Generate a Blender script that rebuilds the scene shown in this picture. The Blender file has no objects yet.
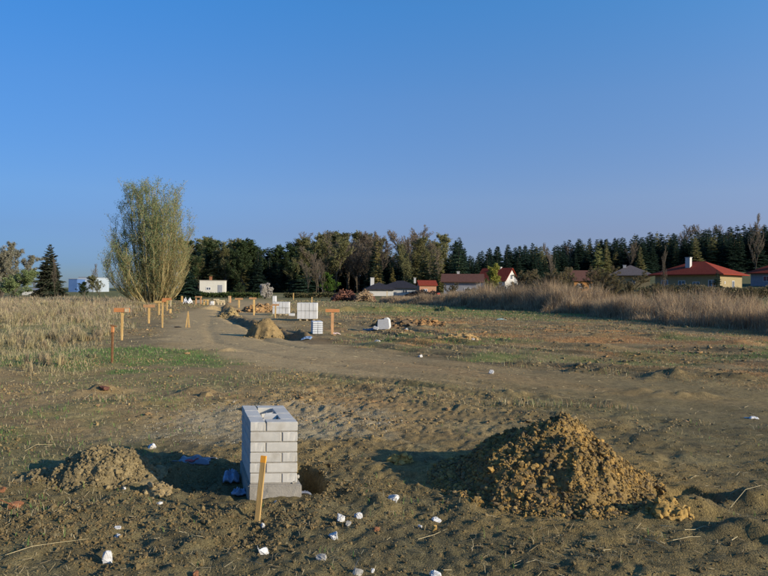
import bpy, bmesh, math, random
import numpy as np
from mathutils import Vector, Matrix, Euler

R = math.radians
scene = bpy.context.scene
COL = scene.collection
random.seed(7)
RNG = np.random.default_rng(11)

# ------------------------------------------------------------------ camera
ROLL = R(0.5)
EYE = 1.65
FPX = 640.0
HOR = 2.0
cam_d = bpy.data.cameras.new("camera")
cam = bpy.data.objects.new("camera", cam_d)
COL.objects.link(cam)
cam.location = (0, 0, EYE)
cam.rotation_euler = (Matrix.Rotation(R(90) + math.atan(HOR / FPX), 3, 'X') @ Matrix.Rotation(ROLL, 3, 'Z')).to_euler()
cam_d.sensor_width = 36.0
cam_d.lens = 36.0 * FPX / 768.0
cam_d.clip_start = 0.1
cam_d.clip_end = 6000
scene.camera = cam

# ------------------------------------------------------------------ sky, sun, exposure
SUN_EL = R(17.0)
SUN_H = Vector((1.72, -0.90, 0)).normalized()
world = bpy.data.worlds.new("World")
scene.world = world
world.use_nodes = True
wn = world.node_tree.nodes
wl = world.node_tree.links
bg = wn['Background']
sky = wn.new('ShaderNodeTexSky')
sky.sky_type = 'NISHITA'
sky.sun_disc = False
sky.sun_elevation = SUN_EL
sky.sun_rotation = math.atan2(SUN_H.x, SUN_H.y)
sky.altitude = 400
sky.air_density = 1.0
sky.dust_density = 0.4
sky.ozone_density = 3.0
# the same tint all the way round: clear deep blue overhead, lavender haze low down
tcw = wn.new('ShaderNodeTexCoord'); sepw = wn.new('ShaderNodeSeparateXYZ'); rw = wn.new('ShaderNodeValToRGB'); mw = wn.new('ShaderNodeMix')
mw.data_type = 'RGBA'; mw.blend_type = 'MULTIPLY'; mw.inputs[0].default_value = 1
wl.new(tcw.outputs['Generated'], sepw.inputs[0]); wl.new(sepw.outputs['Z'], rw.inputs['Fac'])
RAMP = ((0.0, (.38, .47, .76)), (.035, (.37, .49, .90)), (.086, (.49, .57, .90)), (.139, (.62, .74, 1.04)), (.282, (.64, 1.0, 1.40)), (.404, (.514, 1.19, 1.74)), (.7, (.50, 1.15, 1.7)))
rw.color_ramp.elements[0].position = RAMP[0][0]; rw.color_ramp.elements[0].color = (*RAMP[0][1], 1)
rw.color_ramp.elements[1].position = RAMP[-1][0]; rw.color_ramp.elements[1].color = (*RAMP[-1][1], 1)
for p_, c_ in RAMP[1:-1]:
    e_ = rw.color_ramp.elements.new(p_); e_.color = (*c_, 1)
# a little brighter towards the sun's side, a little deeper away from it
ax_ = wn.new('ShaderNodeMapRange'); ax_.inputs[1].default_value = -1; ax_.inputs[2].default_value = 1
tint = wn.new('ShaderNodeMix'); tint.data_type = 'RGBA'; tint.inputs[6].default_value = (.28, .63, .76, 1); tint.inputs[7].default_value = (2.1, 1.45, 1.18, 1)
m2_ = wn.new('ShaderNodeMix'); m2_.data_type = 'RGBA'; m2_.blend_type = 'MULTIPLY'; m2_.inputs[0].default_value = 1
wl.new(sepw.outputs['X'], ax_.inputs[0]); wl.new(ax_.outputs[0], tint.inputs[0])
wl.new(sky.outputs[0], mw.inputs[6]); wl.new(rw.outputs['Color'], mw.inputs[7])
wl.new(mw.outputs[2], m2_.inputs[6]); wl.new(tint.outputs[2], m2_.inputs[7]); wl.new(m2_.outputs[2], bg.inputs[0])
bg.inputs[1].default_value = 0.095

sun_d = bpy.data.lights.new("sun", 'SUN')
sun_d.energy = 4.8
sun_d.angle = R(0.55)
sun_d.color = (1.0, 0.87, 0.66)
sun = bpy.data.objects.new("sun", sun_d)
COL.objects.link(sun)
to_sun = Vector((SUN_H.x * math.cos(SUN_EL), SUN_H.y * math.cos(SUN_EL), math.sin(SUN_EL)))
sun.rotation_euler = to_sun.to_track_quat('Z', 'Y').to_euler()
sun.location = (20, -10, 30)

scene.view_settings.view_transform = 'Standard'
scene.view_settings.look = 'None'
scene.view_settings.gamma = 1.0
scene.view_settings.exposure = 0.35
scene.render.engine = 'CYCLES'

# ------------------------------------------------------------------ helpers: noise
def _hash(ix, iy, seed):
    n = (ix.astype(np.int64) * 374761393 + iy.astype(np.int64) * 668265263 + seed * 974634777) & 0xffffffff
    n = ((n ^ (n >> 13)) * 1274126177) & 0xffffffff
    return ((n ^ (n >> 16)) & 0xffff) / 65535.0

def vnoise(x, y, seed=0):
    xi = np.floor(x); yi = np.floor(y)
    fx = x - xi; fy = y - yi
    u = fx * fx * (3 - 2 * fx); v = fy * fy * (3 - 2 * fy)
    a = _hash(xi, yi, seed); b = _hash(xi + 1, yi, seed)
    c = _hash(xi, yi + 1, seed); d = _hash(xi + 1, yi + 1, seed)
    return (a * (1 - u) + b * u) * (1 - v) + (c * (1 - u) + d * u) * v

def noise(x, y, wl_, seed=0):          # -1..1, rotated lattice
    c, s = math.cos(seed * 1.3 + .5), math.sin(seed * 1.3 + .5)
    return 2 * vnoise((x * c - y * s) / wl_ + 17.3, (x * s + y * c) / wl_ + 5.1, seed) - 1

def sstep(a, b, t):
    t = np.clip((t - a) / (b - a), 0, 1)
    return t * t * (3 - 2 * t)

# ------------------------------------------------------------------ placement helpers (photo pixel -> point of the place)
def ray(px, py):
    ox, oy = px - 384.0, py - 288.0
    du = ox * math.cos(ROLL) + oy * math.sin(ROLL)
    dv = -ox * math.sin(ROLL) + oy * math.cos(ROLL)
    return du / FPX, -(dv - HOR) / FPX

def gp(px, py):                         # flat-ground hit
    rx, rz = ray(px, py)
    Y = EYE / -rz
    return rx * Y, Y

def xa(px, Y, py=290):
    return ray(px, py)[0] * Y

def za(px, py, Y):
    return EYE + ray(px, py)[1] * Y

# ------------------------------------------------------------------ ground height
TRACK = np.array([(-30, 170, 3.6), (-22, 120, 3.4), (-17.4, 88, 3.2), (-11.0, 44, 2.7), (-6.6, 27, 2.5), (-4.6, 20.5, 2.3), (-1.8, 16.0, 2.1),
                  (0.8, 13.3, 1.9), (3.6, 11.0, 1.7), (6.5, 9.0, 1.5), (11, 6.5, 1.3), (16, 3, 1.3)])
TRENCH = np.array([(-15.5, 62), (-10.6, 41), (-6.6, 29.5), (-2.7, 20.6)])
BRANCH = np.array([(-13.0, 50), (-4, 49.5), (4, 50)])

def pdist(x, y, pts):
    best = np.full(x.shape, 1e9); side = np.zeros(x.shape); w = np.zeros(x.shape); tt = np.zeros(x.shape)
    for i in range(len(pts) - 1):
        ax, ay = pts[i][:2]; bx, by = pts[i + 1][:2]
        dx, dy = bx - ax, by - ay
        L2 = dx * dx + dy * dy
        t = np.clip(((x - ax) * dx + (y - ay) * dy) / L2, 0, 1)
        qx = ax + t * dx - x; qy = ay + t * dy - y
        d = np.sqrt(qx * qx + qy * qy)
        m = d < best
        best = np.where(m, d, best)
        side = np.where(m, np.sign((x - ax) * dy - (y - ay) * dx), side)
        tt = np.where(m, i + t, tt)
        if pts.shape[1] > 2:
            w = np.where(m, pts[i][2] * (1 - t) + pts[i + 1][2] * t, w)
    return best, side, w, tt

def ell(x, y, cx, cy, rx, ry, rot=0.0):
    c, s = math.cos(rot), math.sin(rot)
    u = ((x - cx) * c + (y - cy) * s) / rx; v = (-(x - cx) * s + (y - cy) * c) / ry
    return np.sqrt(u * u + v * v)

def terrain(x, y):
    far = sstep(75, 300, y)
    return far * (1.2 + 9.5 * sstep(-10, 150, x)) + 22 * sstep(330, 900, y) * sstep(-60, 260, x) \
        + 0.35 * sstep(8, 22, x) * sstep(22, 40, y)

PIT = gp(688, 500)
HX, HY = -0.66, 5.62                     # foundation pit right of the pillar

def streak(x, y, L, W, seed):
    u = (x * .80 - y * .60) / L; v = (x * .60 + y * .80) / W
    return 2 * vnoise(u + 31.7 + .3 * vnoise(x, y, seed + 7), v + 11.9, seed) - 1

def masks(x, y):
    d, side, w, tt = pdist(x, y, TRACK)
    wob = noise(x, y, 1.1, 3) * .35 + noise(x, y, .35, 4) * .15
    track = 1 - sstep(w * .75, w * 1.25, d + wob)
    gravel = (1 - sstep(.6, 1.15, ell(x, y, -1.35, 8.0, 1.5, 1.25) + noise(x, y, .5, 5) * .3 + noise(x, y, .12, 6) * .2))
    gx = noise(x, y, 1.4, 7) * .5 + noise(x, y, .45, 8) * .5
    green = (1 - sstep(.7, 1.2, ell(x, y, -6.0, 15.2, 3.6, 2.2, -.1) + gx * .6))
    green = np.maximum(green, .22 * (1 - sstep(.6, 1.2, ell(x, y, -3.0, 11.4, 3.0, 1.4) + gx * .9)))
    line = 42 - .35 * (x - 2)
    green = np.maximum(green, .85 * (1 - sstep(.6, 1.2, ell(x, y, -9.0, 14.6, 3.2, 1.6, .1) + gx * .5)))
    band = sstep(-6, 5, y - line + gx * 5) * (1 - sstep(70, 120, y)) * sstep(-8, 3, x)
    green = np.maximum(green, band * .8)
    band2 = sstep(.15, .6, noise(x, y, 3.2, 9) * .6 + noise(x, y, .9, 10) * .5) * sstep(-4, 2, x) * sstep(8, 12, y) * .55
    green = np.maximum(green, band2 * (1 - track))
    meadow = (1 - sstep(-.8, 1.0, x + np.interp(y, (14, 20, 35, 60, 90), (.44, .42, .43, .375, .355)) * y + noise(x, y, 2.2, 11) * 1.3 + noise(x, y, .8, 16) * .6)) * sstep(11.5, 15.5, y + noise(x, y, 1.5, 12) * 1.2)
    green = np.maximum(green, .3 * sstep(.1, .6, gx) * (1 - sstep(-3.0, -1.6, x)) * (1 - sstep(10, 14, y)))
    green = np.clip(green * (.55 + .9 * vnoise(x / .3, y / .3, 13)), 0, 1) * (1 - track)
    straw = sstep(.05, .5, noise(x, y, 2.4, 14) * .5 + noise(x * .35, y, .8, 15) * .6) * (1 - sstep(.75, 1.25, ell(x, y, 11, 25, 13, 6.5, -.45) + gx * .3))
    straw = np.maximum(straw, (1 - sstep(.6, 1.1, ell(x, y, 1.6, 20.3, 1.5, 1.5) + gx * .4)) * .8)
    return track, gravel, green, meadow, straw

def H(x, y):
    x = np.asarray(x, float); y = np.asarray(y, float)
    z = terrain(x, y)
    d, side, w, tt = pdist(x, y, TRACK)
    track = 1 - sstep(w * .7, w * 1.2, d)
    near = 1 - sstep(9, 16, y)
    mid = 1 - sstep(45, 90, y)
    r = 1 - .75 * track
    z = z + mid * (noise(x, y, 3.1, 20) * .035 + noise(x, y, 1.3, 21) * .03 * r)
    patch = sstep(-.35, .45, noise(x, y, 1.1, 28))
    z = z + mid * r * (noise(x, y, .55, 22) * .022) * (.45 + patch)
    cl = np.maximum(0, noise(x, y, .17, 23)) ** 1.3 * .026 + np.abs(noise(x, y, .085, 24)) * .012
    gravel = (1 - sstep(.6, 1.15, ell(x, y, -1.35, 8.0, 1.5, 1.25)))
    z = z + near * (cl * (.25 + 1.0 * patch) * r * (1 - .6 * gravel) + noise(x, y, .055, 25) * .007 + np.abs(noise(x, y, .13, 29)) * .026 * r + np.abs(noise(x, y, .07, 39)) * .016 * r + np.maximum(0, noise(x, y, .3, 38)) * .02 * r * patch)
    # ruts across the right-hand side, running along the track
    for off, dep in ((-.8, .05), (.8, .05)):
        z = z - dep * np.exp(-((d * side - off) / .16) ** 2) * (1 - sstep(60, 90, y)) * (.6 + .6 * noise(x, y, 1.9, 26))
    for (ox, dep, wd) in ((2.6, .055, .2), (-2.5, .015, .25), (4.2, .07, .25), (5.6, .06, .22), (7.4, .08, .3)):
        z = z - dep * np.exp(-((d * side + ox + .4 * noise(x, y, 4, 27)) / wd) ** 2) * sstep(-3, 1, x) * mid \
              + dep * .8 * np.exp(-((d * side + ox + .45 + .4 * noise(x, y, 4, 27)) / wd) ** 2) * sstep(-3, 1, x) * mid
    fld = sstep(-4, 0, x) * sstep(8, 11, y) * mid * r
    z = z + fld * (streak(x, y, 1.6, .32, 120) * .05 + streak(x, y, .7, .15, 121) * .018 * (1 - sstep(18, 26, y)) + streak(x, y, 3.5, 1.1, 122) * .045)
    # trench with a soil bank on its right
    td, ts, _, t2 = pdist(x, y, TRENCH)
    s = td * ts
    rag = noise(x, y, .8, 30) * .16
    inside = sstep(0.0, .15, t2) * (1 - sstep(2.9, 3.0, t2))
    z = z - .10 * (1 - sstep(.14, .34, np.abs(s + rag))) * inside
    z = z + (.15 + .13 * noise(x, y, .5, 31)) * np.exp(-((s + .45 + rag) / .2) ** 2) * inside
    bd, bs, _, t3 = pdist(x, y, BRANCH)
    sb = bd * bs
    z = z - .2 * (1 - sstep(.3, .7, np.abs(sb + rag)))
    z = z + (.22 + .2 * noise(x, y, .9, 32)) * np.exp(-((sb + 1.1 + rag) / .4) ** 2)
    # pit next to the pillar and the one at the right
    e = ell(x, y, HX, HY, .15, .50, .27) + noise(x, y, .12, 33) * .12
    z = z - .34 * (1 - sstep(.55, 1.05, e))
    e = ell(x, y, -1.66, 5.62, .33, .40, .1) + noise(x, y, .2, 34) * .12
    z = z - .13 * (1 - sstep(.4, 1.05, e))
    e = ell(x, y, PIT[0], PIT[1] + .05, .26, .24) + noise(x, y, .12, 35) * .15
    z = z - .22 * (1 - sstep(.5, 1.1, e))
    for (cx, cy, rx, ry, hh) in ((PIT[0] - .12, PIT[1] - .33, .22, .13, .10), (PIT[0] + .5, PIT[1] - .1, .3, .2, .10),
                                 (PIT[0] + .1, PIT[1] - .75, .3, .18, .09), (2.75, 4.1, .25, .2, .12)):
        e = ell(x, y, cx, cy, rx, ry) + noise(x, y, .1, 36) * .25
        z = z + hh * (1 - sstep(.2, 1.15, e))
    # scattered low hummocks on the churned field to the right
    for (px, py, rx, ry, hh) in ((590, 372, .8, .25, .16), (690, 380, .9, .3, .18), (655, 393, 1.0, .22, .14), (455, 327, .9, .4, .28),
                                 (432, 328, .7, .35, .22), (540, 365, .6, .25, .13), (470, 352, .9, .3, .16), (560, 420, .5, .2, .1),
                                 (600, 402, .6, .2, .1), (520, 395, .5, .2, .1), (385, 323, 1.2, .5, .3), (410, 324, 1.0, .4, .25),
                                 (75, 395, .5, .2, .12), (105, 393, .3, .15, .12), (195, 395, .3, .15, .1), (330, 410, .3, .15, .08),
                                 (30, 403, .4, .15, .1), (735, 345, 1.2, .3, .2), (640, 338, 1.4, .4, .2), (215, 350, .6, .2, .12)):
        gx, gy = gp(px, py)
        e = ell(x, y, gx, gy, rx, ry, -.3) + noise(x, y, .35, 37) * .3
        z = z + .55 * hh * (1 - sstep(.1, 1.3, ell(x, y, gx, gy, rx * 1.25, ry * 1.25, -.3) + noise(x, y, .35, 37) * .35)) * (.5 + .9 * np.abs(noise(x, y, .28, 40)) + .5 * np.abs(noise(x, y, .11, 41)))
    return z

def h1(x, y):
    return float(H(np.array([float(x)]), np.array([float(y)]))[0])

# ------------------------------------------------------------------ helpers: objects
def tag(o, label=None, cat=None, group=None, kind=None):
    if label: o['label'] = label
    if cat: o['category'] = cat
    if group: o['group'] = group
    if kind: o['kind'] = kind
    return o

def link(o, parent=None):
    COL.objects.link(o)
    if parent is not None:
        o.parent = parent
    return o

def thing(name, label, cat, loc=(0, 0, 0), rz=0.0, group=None, scale=None):
    o = bpy.data.objects.new(name, None)
    o.empty_display_size = .2
    COL.objects.link(o)
    o.location = loc
    o.rotation_euler = (0, 0, rz)
    if scale: o.scale = scale
    return tag(o, label, cat, group)

def npmesh(name, V, F, mat=None, col=None, smooth=False):
    """V (n,3), F (m,k) k=3 or 4; col (n,3) point colours"""
    V = np.asarray(V, np.float32); F = np.asarray(F, np.int32)
    me = bpy.data.meshes.new(name)
    m, k = F.shape
    me.vertices.add(len(V)); me.vertices.foreach_set('co', V.ravel())
    me.loops.add(m * k); me.loops.foreach_set('vertex_index', F.ravel())
    me.polygons.add(m)
    me.polygons.foreach_set('loop_start', np.arange(0, m * k, k, dtype=np.int32))
    me.polygons.foreach_set('loop_total', np.full(m, k, np.int32))
    me.polygons.foreach_set('use_smooth', np.full(m, smooth))
    if col is not None:
        a = me.color_attributes.new('Col', 'FLOAT_COLOR', 'POINT')
        c = np.ones((len(V), 4), np.float32); c[:, :3] = col
        a.data.foreach_set('color', c.ravel())
    me.update(calc_edges=True)
    me.validate()
    if mat: me.materials.append(mat)
    return me

def mobj(name, me, parent=None, loc=None, rz=None):
    o = bpy.data.objects.new(name, me)
    link(o, parent)
    if loc is not None: o.location = loc
    if rz is not None: o.rotation_euler = (0, 0, rz)
    return o

class MB:
    def __init__(s): s.v = []; s.f = []
    def add(s, vs, fs):
        n = len(s.v); s.v += [tuple(p) for p in vs]; s.f += [tuple(i + n for i in f) for f in fs]
    def box(s, c, d, M=None):
        x, y, z = d[0] / 2, d[1] / 2, d[2] / 2
        vs = [Vector((sx * x, sy * y, sz * z)) for sz in (-1, 1) for sy in (-1, 1) for sx in (-1, 1)]
        if M is not None: vs = [M @ v for v in vs]
        vs = [v + Vector(c) for v in vs]
        s.add(vs, [(0, 2, 3, 1), (4, 5, 7, 6), (0, 1, 5, 4), (2, 6, 7, 3), (0, 4, 6, 2), (1, 3, 7, 5)])
    def mesh(s, name, mat, bevel=0):
        me = bpy.data.meshes.new(name)
        me.from_pydata(s.v, [], s.f)
        if bevel:
            bm = bmesh.new(); bm.from_mesh(me)
            bmesh.ops.bevel(bm, geom=list(bm.edges), offset=bevel, segments=1, affect='EDGES')
            bm.to_mesh(me); bm.free()
        me.update()
        if mat: me.materials.append(mat)
        return me
    def obj(s, name, mat, parent=None, bevel=0, loc=None, rz=None):
        return mobj(name, s.mesh(name, mat, bevel), parent, loc, rz)

# ------------------------------------------------------------------ materials
def newmat(name):
    m = bpy.data.materials.new(name); m.use_nodes = True
    n = m.node_tree.nodes; l = m.node_tree.links
    return m, n, l, n['Principled BSDF']

def mat_noise(name, c1, c2, scale=8, rough=.9, bump=0.0, bscale=None, c3=None, detail=6, metallic=0, spec=.3, coords='Object', trans=0):
    m, n, l, b = newmat(name)
    tc = n.new('ShaderNodeTexCoord')
    t = n.new('ShaderNodeTexNoise'); t.inputs['Scale'].default_value = scale; t.inputs['Detail'].default_value = detail
    t.inputs['Roughness'].default_value = .65
    l.new(tc.outputs[coords], t.inputs['Vector'])
    r = n.new('ShaderNodeValToRGB')
    r.color_ramp.elements[0].position = .3; r.color_ramp.elements[0].color = (*c1, 1)
    r.color_ramp.elements[1].position = .7; r.color_ramp.elements[1].color = (*c2, 1)
    if c3:
        e = r.color_ramp.elements.new(.5); e.color = (*c3, 1)
    l.new(t.outputs['Fac'], r.inputs['Fac']); l.new(r.outputs['Color'], b.inputs['Base Color'])
    b.inputs['Roughness'].default_value = rough
    b.inputs['Metallic'].default_value = metallic
    b.inputs['Specular IOR Level'].default_value = spec
    if bump:
        t2 = n.new('ShaderNodeTexNoise'); t2.inputs['Scale'].default_value = bscale or scale * 4; t2.inputs['Detail'].default_value = 8
        l.new(tc.outputs[coords], t2.inputs['Vector'])
        bp = n.new('ShaderNodeBump'); bp.inputs['Strength'].default_value = 1; bp.inputs['Distance'].default_value = bump
        l.new(t2.outputs['Fac'], bp.inputs['Height']); l.new(bp.outputs['Normal'], b.inputs['Normal'])
    return m

def mat_attr(name, scales=((9, .35), (60, .4)), rough=.95, bump=0.0, bscale=50, trans=0.0, spec=.15):
    """base colour from the Col attribute, varied by noise"""
    m, n, l, b = newmat(name)
    a = n.new('ShaderNodeAttribute'); a.attribute_name = 'Col'
    tc = n.new('ShaderNodeTexCoord')
    cur = a.outputs['Color']
    for sc, am in scales:
        t = n.new('ShaderNodeTexNoise'); t.inputs['Scale'].default_value = sc; t.inputs['Detail'].default_value = 7; t.inputs['Roughness'].default_value = .7
        l.new(tc.outputs['Object'], t.inputs['Vector'])
        mr = n.new('ShaderNodeMapRange'); mr.inputs[1].default_value = .3; mr.inputs[2].default_value = .7
        mr.inputs[3].default_value = 1 - am; mr.inputs[4].default_value = 1 + am
        l.new(t.outputs['Fac'], mr.inputs[0])
        mx = n.new('ShaderNodeVectorMath'); mx.operation = 'SCALE'
        l.new(cur, mx.inputs[0]); l.new(mr.outputs[0], mx.inputs['Scale'])
        cur = mx.outputs[0]
    l.new(cur, b.inputs['Base Color'])
    b.inputs['Roughness'].default_value = rough
    b.inputs['Specular IOR Level'].default_value = spec
    if bump:
        t2 = n.new('ShaderNodeTexNoise'); t2.inputs['Scale'].default_value = bscale; t2.inputs['Detail'].default_value = 10; t2.inputs['Roughness'].default_value = .7
        l.new(tc.outputs['Object'], t2.inputs['Vector'])
        bp = n.new('ShaderNodeBump'); bp.inputs['Distance'].default_value = bump
        l.new(t2.outputs['Fac'], bp.inputs['Height']); l.new(bp.outputs['Normal'], b.inputs['Normal'])
    if trans:
        tr = n.new('ShaderNodeBsdfTranslucent'); l.new(cur, tr.inputs['Color'])
        ms = n.new('ShaderNodeMixShader'); ms.inputs[0].default_value = trans
        l.new(b.outputs[0], ms.inputs[1]); l.new(tr.outputs[0], ms.inputs[2])
        l.new(ms.outputs[0], n['Material Output'].inputs['Surface'])
    return m

M_ground = mat_attr('soil', ((1.7, .2), (14, .35), (70, .4)), bump=.012, bscale=42)
def add_crumbs(m, scale, dist):
    n = m.node_tree.nodes; l = m.node_tree.links
    bp = [x for x in n if x.type == 'BUMP'][0]; b = n['Principled BSDF']
    tc = [x for x in n if x.type == 'TEX_COORD'][0]
    v = n.new('ShaderNodeTexVoronoi'); v.inputs['Scale'].default_value = scale
    mp = n.new('ShaderNodeMath'); mp.operation = 'SUBTRACT'; mp.inputs[0].default_value = 1
    l.new(tc.outputs['Object'], v.inputs['Vector']); l.new(v.outputs['Distance'], mp.inputs[1])
    b2 = n.new('ShaderNodeBump'); b2.inputs['Distance'].default_value = dist
    l.new(mp.outputs[0], b2.inputs['Height']); l.new(bp.outputs['Normal'], b2.inputs['Normal']); l.new(b2.outputs['Normal'], b.inputs['Normal'])
add_crumbs(M_ground, 95, .004)
M_mound = mat_attr('clay', ((6, .25), (45, .35)), bump=.01, bscale=55)
M_blade = mat_attr('grass_blade', (), rough=.8, trans=.35)
M_leaf = mat_attr('leaf', (), rough=.8, trans=.4)
def _late(): vary(M_leaf, .22)
M_clod = mat_attr('clod', ((30, .4),), bump=.004, bscale=120)
M_brick = mat_noise('sand_lime_brick', (.51, .485, .43), (.58, .555, .495), 22, .9, .0007, 420, c3=(.51, .495, .45))
def vary(m, amt, dirt=None):
    n = m.node_tree.nodes; l = m.node_tree.links; b = n['Principled BSDF']
    src = b.inputs['Base Color'].links[0].from_socket
    oi = n.new('ShaderNodeObjectInfo'); mr = n.new('ShaderNodeMapRange'); mr.inputs[3].default_value = 1 - amt; mr.inputs[4].default_value = 1 + amt
    sc = n.new('ShaderNodeVectorMath'); sc.operation = 'SCALE'
    l.new(oi.outputs['Random'], mr.inputs[0]); l.new(src, sc.inputs[0]); l.new(mr.outputs[0], sc.inputs['Scale'])
    out = sc.outputs[0]
    if dirt:
        geo = n.new('ShaderNodeNewGeometry'); t = n.new('ShaderNodeTexNoise'); t.inputs['Scale'].default_value = dirt[1]; t.inputs['Detail'].default_value = 8
        l.new(geo.outputs['Position'], t.inputs['Vector'])
        r = n.new('ShaderNodeMapRange'); r.inputs[1].default_value = .52; r.inputs[2].default_value = .70; r.inputs[4].default_value = dirt[2]
        l.new(t.outputs['Fac'], r.inputs[0])
        mx = n.new('ShaderNodeMix'); mx.data_type = 'RGBA'; mx.inputs[7].default_value = (*dirt[0], 1)
        l.new(r.outputs[0], mx.inputs[0]); l.new(out, mx.inputs[6]); out = mx.outputs[2]
    l.new(out, b.inputs['Base Color'])
vary(M_brick, .06, ((.30, .25, .17), 9, .35))
M_mortar = mat_noise('mortar', (.27, .25, .21), (.35, .325, .28), 30, .95, .003, 120)
M_concrete = mat_noise('concrete', (.24, .22, .185), (.34, .315, .27), 9, .95, .003, 70)
def mat_wood(name, a, b, c_):
    m = mat_noise(name, a, b, 6, .75, .0015, 40, c3=c_)
    n = m.node_tree.nodes; l = m.node_tree.links
    tc = [x for x in n if x.type == 'TEX_COORD'][0]; mp = n.new('ShaderNodeMapping'); mp.inputs['Scale'].default_value = (14, 14, 1.2)
    l.new(tc.outputs['Object'], mp.inputs['Vector'])
    for t in [x for x in n if x.type == 'TEX_NOISE']: l.new(mp.outputs[0], t.inputs['Vector']); t.inputs['Scale'].default_value *= .35
    vary(m, .1, ((.26, .19, .10), 7, .5)); return m
M_wood = mat_wood('raw_wood', (.42, .26, .09), (.60, .42, .18), (.54, .35, .13))
M_woodpale = mat_wood('pale_wood', (.44, .36, .22), (.58, .49, .32), (.52, .42, .26))
M_orange = mat_noise('orange_paint', (.46, .17, .055), (.55, .24, .09), 12, .6)
M_orangewood = mat_wood('orange_washed_wood', (.40, .21, .10), (.56, .32, .16), (.48, .26, .12))
vary(M_orange, .08, ((.45, .26, .13), 9, .6))
M_rust = mat_noise('rusty_iron', (.10, .045, .02), (.24, .12, .05), 20, .8, .001, 90)
M_block = mat_noise('aerated_block', (.50, .505, .50), (.58, .58, .57), 5, .85, .001, 60)
vary(M_block, .06, ((.34, .30, .22), 3, .3))
M_blueblk = mat_noise('film_wrapped_block', (.50, .53, .56), (.60, .62, .64), 6, .5)
M_foam = mat_noise('white_foam', (.52, .52, .51), (.62, .62, .61), 20, .8, .004, 60)
vary(M_foam, .08, ((.34, .28, .18), 40, .55))
M_film = mat_noise('blue_film', (.15, .23, .36), (.26, .35, .48), 9, .3, .006, 20, spec=.5)
M_filmpale = mat_noise('pale_film', (.13, .145, .18), (.19, .20, .24), 9, .35, .006, 20, spec=.5)
M_filmred = mat_noise('red_scrap', (.35, .06, .07), (.42, .12, .12), 9, .4)
M_straw = mat_noise('straw', (.34, .27, .14), (.50, .42, .24), 14, .8)
M_bark = mat_noise('bark', (.055, .042, .03), (.11, .09, .065), 6, .95, .01, 20)
M_barkwil = mat_noise('willow_bark', (.15, .13, .055), (.24, .21, .09), 5, .9, .005, 30)
M_barkred = mat_noise('spruce_bark', (.06, .045, .035), (.10, .075, .055), 6, .95)
M_wallwhite = mat_noise('white_render', (.45, .445, .42), (.52, .51, .49), 1.2, .9)
M_wallyel = mat_noise('yellow_render', (.25, .20, .11), (.31, .25, .135), 1.5, .9)
M_wallorg = mat_noise('orange_render', (.42, .22, .13), (.48, .26, .16), 1.5, .9)
M_wallgrey = mat_noise('grey_render', (.20, .21, .24), (.27, .28, .31), 1.5, .9)
M_woodwall = mat_noise('orange_boards', (.34, .15, .04), (.42, .20, .06), 2.5, .8)
M_wallblue = mat_noise('pale_blue_panel', (.33, .39, .46), (.39, .45, .51), .4, .6)
M_rooftile = mat_noise('red_roof_tile', (.20, .034, .020), (.27, .055, .032), 3, .95, .03, 6, spec=.08)
M_roofbrown = mat_noise('brown_roof_tile', (.09, .045, .035), (.14, .07, .055), 3, .95, .03, 6, spec=.08)
M_roofdark = mat_noise('dark_roof_tile', (.022, .022, .03), (.045, .045, .055), 3, .95, .03, 6, spec=.08)
M_roofgrey = mat_noise('grey_brown_roof', (.09, .08, .08), (.14, .12, .12), 3, .95, .03, 6, spec=.08)
M_glass = mat_noise('window_glass', (.03, .04, .06), (.06, .08, .11), 2, .08, spec=.8)
M_frame = mat_noise('white_frame', (.65, .65, .65), (.72, .72, .72), 3, .5)
M_stone = mat_noise('field_stone', (.30, .28, .24), (.42, .40, .35), 12, .9, .004, 40)
M_terra = mat_noise('terracotta', (.20, .085, .04), (.29, .13, .06), 16, .85, .003, 60)
M_darkwood = mat_noise('dark_root_wood', (.09, .04, .03), (.2, .09, .06), 4, .95)

_late()
# ------------------------------------------------------------------ ground sheet
def axis(start, dense_to, step, g1, mid, g2, end):
    a = [start]
    while a[-1] < end:
        v = abs(a[-1])
        s = step if v < dense_to else (step * (v / dense_to) if v < mid else None)
        if s is None: s = max(step * (mid / dense_to), v * g2)
        a.append(a[-1] + s)
    return a
def grow(first, step, rate, mid, rate2, end):
    a = [first]
    while a[-1] < end:
        v = a[-1]
        a.append(v + max(step, rate * v if v < mid else rate2 * v))
    return a
xp = grow(0.0, .02, .019, 60, .04, 1000)
xs = np.array([-v for v in xp[:0:-1]] + xp)
ys = np.array([-60, -35, -20, -12, -7, -4, -2, -1, 0, .6, 1.1, 1.5, 1.9, 2.2, 2.4] + grow(2.9, .018, .0065, 100, .035, 900))
NX, NY = len(xs), len(ys)
GX, GY = np.meshgrid(xs, ys)
fx, fy = GX.ravel(), GY.ravel()
fz = H(fx, fy)
track, gravel, green, meadow, straw = masks(fx, fy)
def mix(c, t, c2):
    return c * (1 - t[:, None]) + np.array(c2)[None, :] * t[:, None]
c = np.zeros((len(fx), 3)) + np.array((.285, .218, .115))
v1 = vnoise(fx / .9, fy / .9, 41); v2 = vnoise(fx / .23, fy / .23, 42); v3 = vnoise(fx / 3.5, fy / 2.2, 43)
c = mix(c, sstep(.35, .8, v3 * .6 + v1 * .4), (.225, .19, .115))
c = mix(c, sstep(.45, .9, v2) * .5, (.165, .132, .082))
c = mix(c, sstep(.6, .95, vnoise(fx / .4, fy / .4, 44)) * .55, (.36, .30, .175))
soil_vignette = np.maximum(1 - sstep(5.2, 8.5, fy + noise(fx, fy, 1.6, 47) * .8), sstep(-.5, 3.5, fx) * (1 - sstep(9, 16, fy)))  # darker churned soil near and right, with lens vignetting painted into the colour
c = mix(c, sstep(7, 9, fy) * (1 - sstep(15, 19, fy)) * .35, (.34, .255, .14))
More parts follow.
